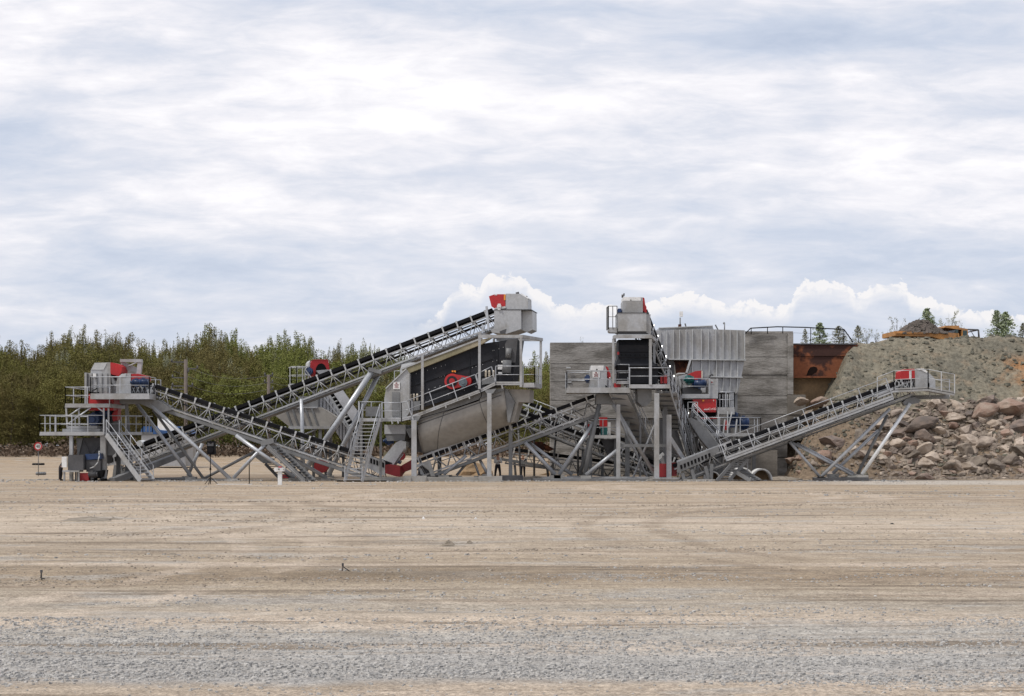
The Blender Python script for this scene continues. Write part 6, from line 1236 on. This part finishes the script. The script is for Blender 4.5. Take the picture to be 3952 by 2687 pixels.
# ---------------------------------------------------------------- people
def person(label, x, y, h_=1.75, face=0.0, pose=None, top='cloth_grey', low='cloth_dark', lean=0.0):
    r_ = thing('person', label, 'person', (x, y, 0)); r_.rotation_euler = (0, 0, face); k = h_/1.75
    J = {}; E = []
    def j(n, p, r, par=None):
        J[n] = (len(J), p, r)
        if par: E.append((J[par][0], J[n][0]))
    le = lambda z: (0, -math.sin(lean)*max(0, z-.92), 0)
    def T(p):
        if p[2] > .95: zz = p[2]-.95; return (p[0]*k, (p[1]-math.sin(lean)*zz)*k, (.95+zz*math.cos(lean))*k)
        return tuple(c*k for c in p)
    j('pel', (0, 0, .95), .125); j('wai', (0, .0, 1.10), .12, 'pel'); j('che', (0, .01, 1.30), .145, 'wai'); j('nk', (0, .01, 1.46), .06, 'che'); j('hd0', (0, -.01, 1.56), .075, 'nk'); j('hd1', (0, -.015, 1.66), .085, 'hd0'); j('hd2', (0, -.005, 1.73), .05, 'hd1')
    j('nose', (0, -.10, 1.62), .016, 'hd0')
    P_ = {'knee': (.02, .46), 'arm': 'down'}; P_.update(pose or {})
    for s_, nm in ((-1, 'L'), (1, 'R')):
        j('hip'+nm, (s_*.10, 0, .88), .095, 'pel'); j('kn'+nm, (s_*(.11+P_['knee'][0]), -.02*s_, .48), .062, 'hip'+nm); j('an'+nm, (s_*(.12+P_['knee'][0]*1.6), .03, .09), .042, 'kn'+nm); j('to'+nm, (s_*(.13+P_['knee'][0]*1.8), -.14, .04), .036, 'an'+nm)
        j('sh'+nm, (s_*.19, .01, 1.40), .062, 'che')
        if P_['arm'] == 'fold': el = (s_*.27, -.08, 1.14); ha = (s_*.08, -.26, 1.18)
        elif P_['arm'] == 'reach': el = (s_*.24, -.22, 1.20); ha = (s_*.18, -.46, 1.22)
        else: el = (s_*.27, .03, 1.13); ha = (s_*.29, -.06, .90)
        j('el'+nm, el, .045, 'sh'+nm); j('wr'+nm, ha, .03, 'el'+nm)
        d_ = Vector(ha)-Vector(el); d_.normalize(); sd2 = d_.cross(Vector((0, 0, 1))) if abs(d_.z) < .9 else Vector((0, 1, 0)); sd2.normalize()
        pm = Vector(ha)+d_*.07; j('pa'+nm, tuple(pm), .030, 'wr'+nm)
        for q_, (o_, L_) in enumerate(((-.03, .075), (-.01, .085), (.01, .08), (.03, .065))): m_ = pm+sd2*o_+d_*L_*.55; j('f%d%s' % (q_, nm), tuple(m_), .0095, 'pa'+nm); j('g%d%s' % (q_, nm), tuple(m_+d_*L_*.4+Vector((-s_*.012, 0, 0))), .008, 'f%d%s' % (q_, nm))
        j('th'+nm, tuple(Vector(ha)+d_*.03-sd2*.045), .0105, 'wr'+nm)
    def skin(name, names, m, add, par):
        idx = [n for n in J if n in names]; mp = {J[n][0]: i for i, n in enumerate(idx)}
        me = bpy.data.meshes.new(name); me.from_pydata([T(J[n][1]) for n in idx], [(mp[a], mp[b]) for a, b in E if a in mp and b in mp], [])
        o = bpy.data.objects.new(name, me); COL.objects.link(o); o.parent = par; me.materials.append(M[m])
        md = o.modifiers.new('skin', 'SKIN'); md.use_smooth_shade = True
        for i, n in enumerate(idx): rr_ = (J[n][2]+add)*k; me.skin_vertices[0].data[i].radius = (rr_*(1.25 if n in ('che', 'wai', 'pel') else 1), rr_*(.85 if n in ('che', 'wai', 'pel') else 1))
        me.skin_vertices[0].data[0].use_root = True
        o.modifiers.new('sub', 'SUBSURF').levels = 1; o.modifiers['sub'].render_levels = 2; return o
    b = skin('body', set(J), 'skin', 0, r_)
    skin('shirt', {'pel', 'wai', 'che', 'shL', 'shR', 'elL', 'elR', 'wrL', 'wrR'}, top, .016, r_); skin('trousers', {'pel', 'wai', 'hipL', 'hipR', 'knL', 'knR', 'anL', 'anR'}, low, .02, r_); skin('shoe', {'anL', 'toL'}, 'black', .014, r_); skin('shoe', {'anR', 'toR'}, 'black', .014, r_)
    mb = MB(); hc = Vector(T((0, .02, 1.685))); 
    import bmesh
    bm = bmesh.new(); bmesh.ops.create_uvsphere(bm, u_segments=14, v_segments=9, radius=.105*k)
    bmesh.ops.delete(bm, geom=[v for v in bm.verts if v.co.z < -.02 and v.co.y < .02], context='VERTS'); me = bpy.data.meshes.new('hair'); bm.to_mesh(me); bm.free(); me.materials.append(M['hair']); o = bpy.data.objects.new('hair', me); COL.objects.link(o); o.parent = r_; o.location = hc
    return r_
person('person in dark clothes leaning over behind the pale cabinet door at the far left', W(234, 1718, 95.3).x, 95.3, 1.74, R(90), {'knee': (.01, .4), 'arm': 'reach'}, 'cloth_dark', 'cloth_dark', R(35))
person('person in dark trousers and white top standing behind the front screen leg', W(1921, 1718, 100).x, 100, 1.78, R(20), {'knee': (.05, .4), 'arm': 'fold'}, 'cloth_white', 'cloth_dark')
person('person in black trousers and grey jacket standing further right behind the middle conveyor', W(2018, 1718, 106).x, 106, 1.76, R(-10), {'knee': (.0, .4)}, 'cloth_grey', 'cloth_dark')
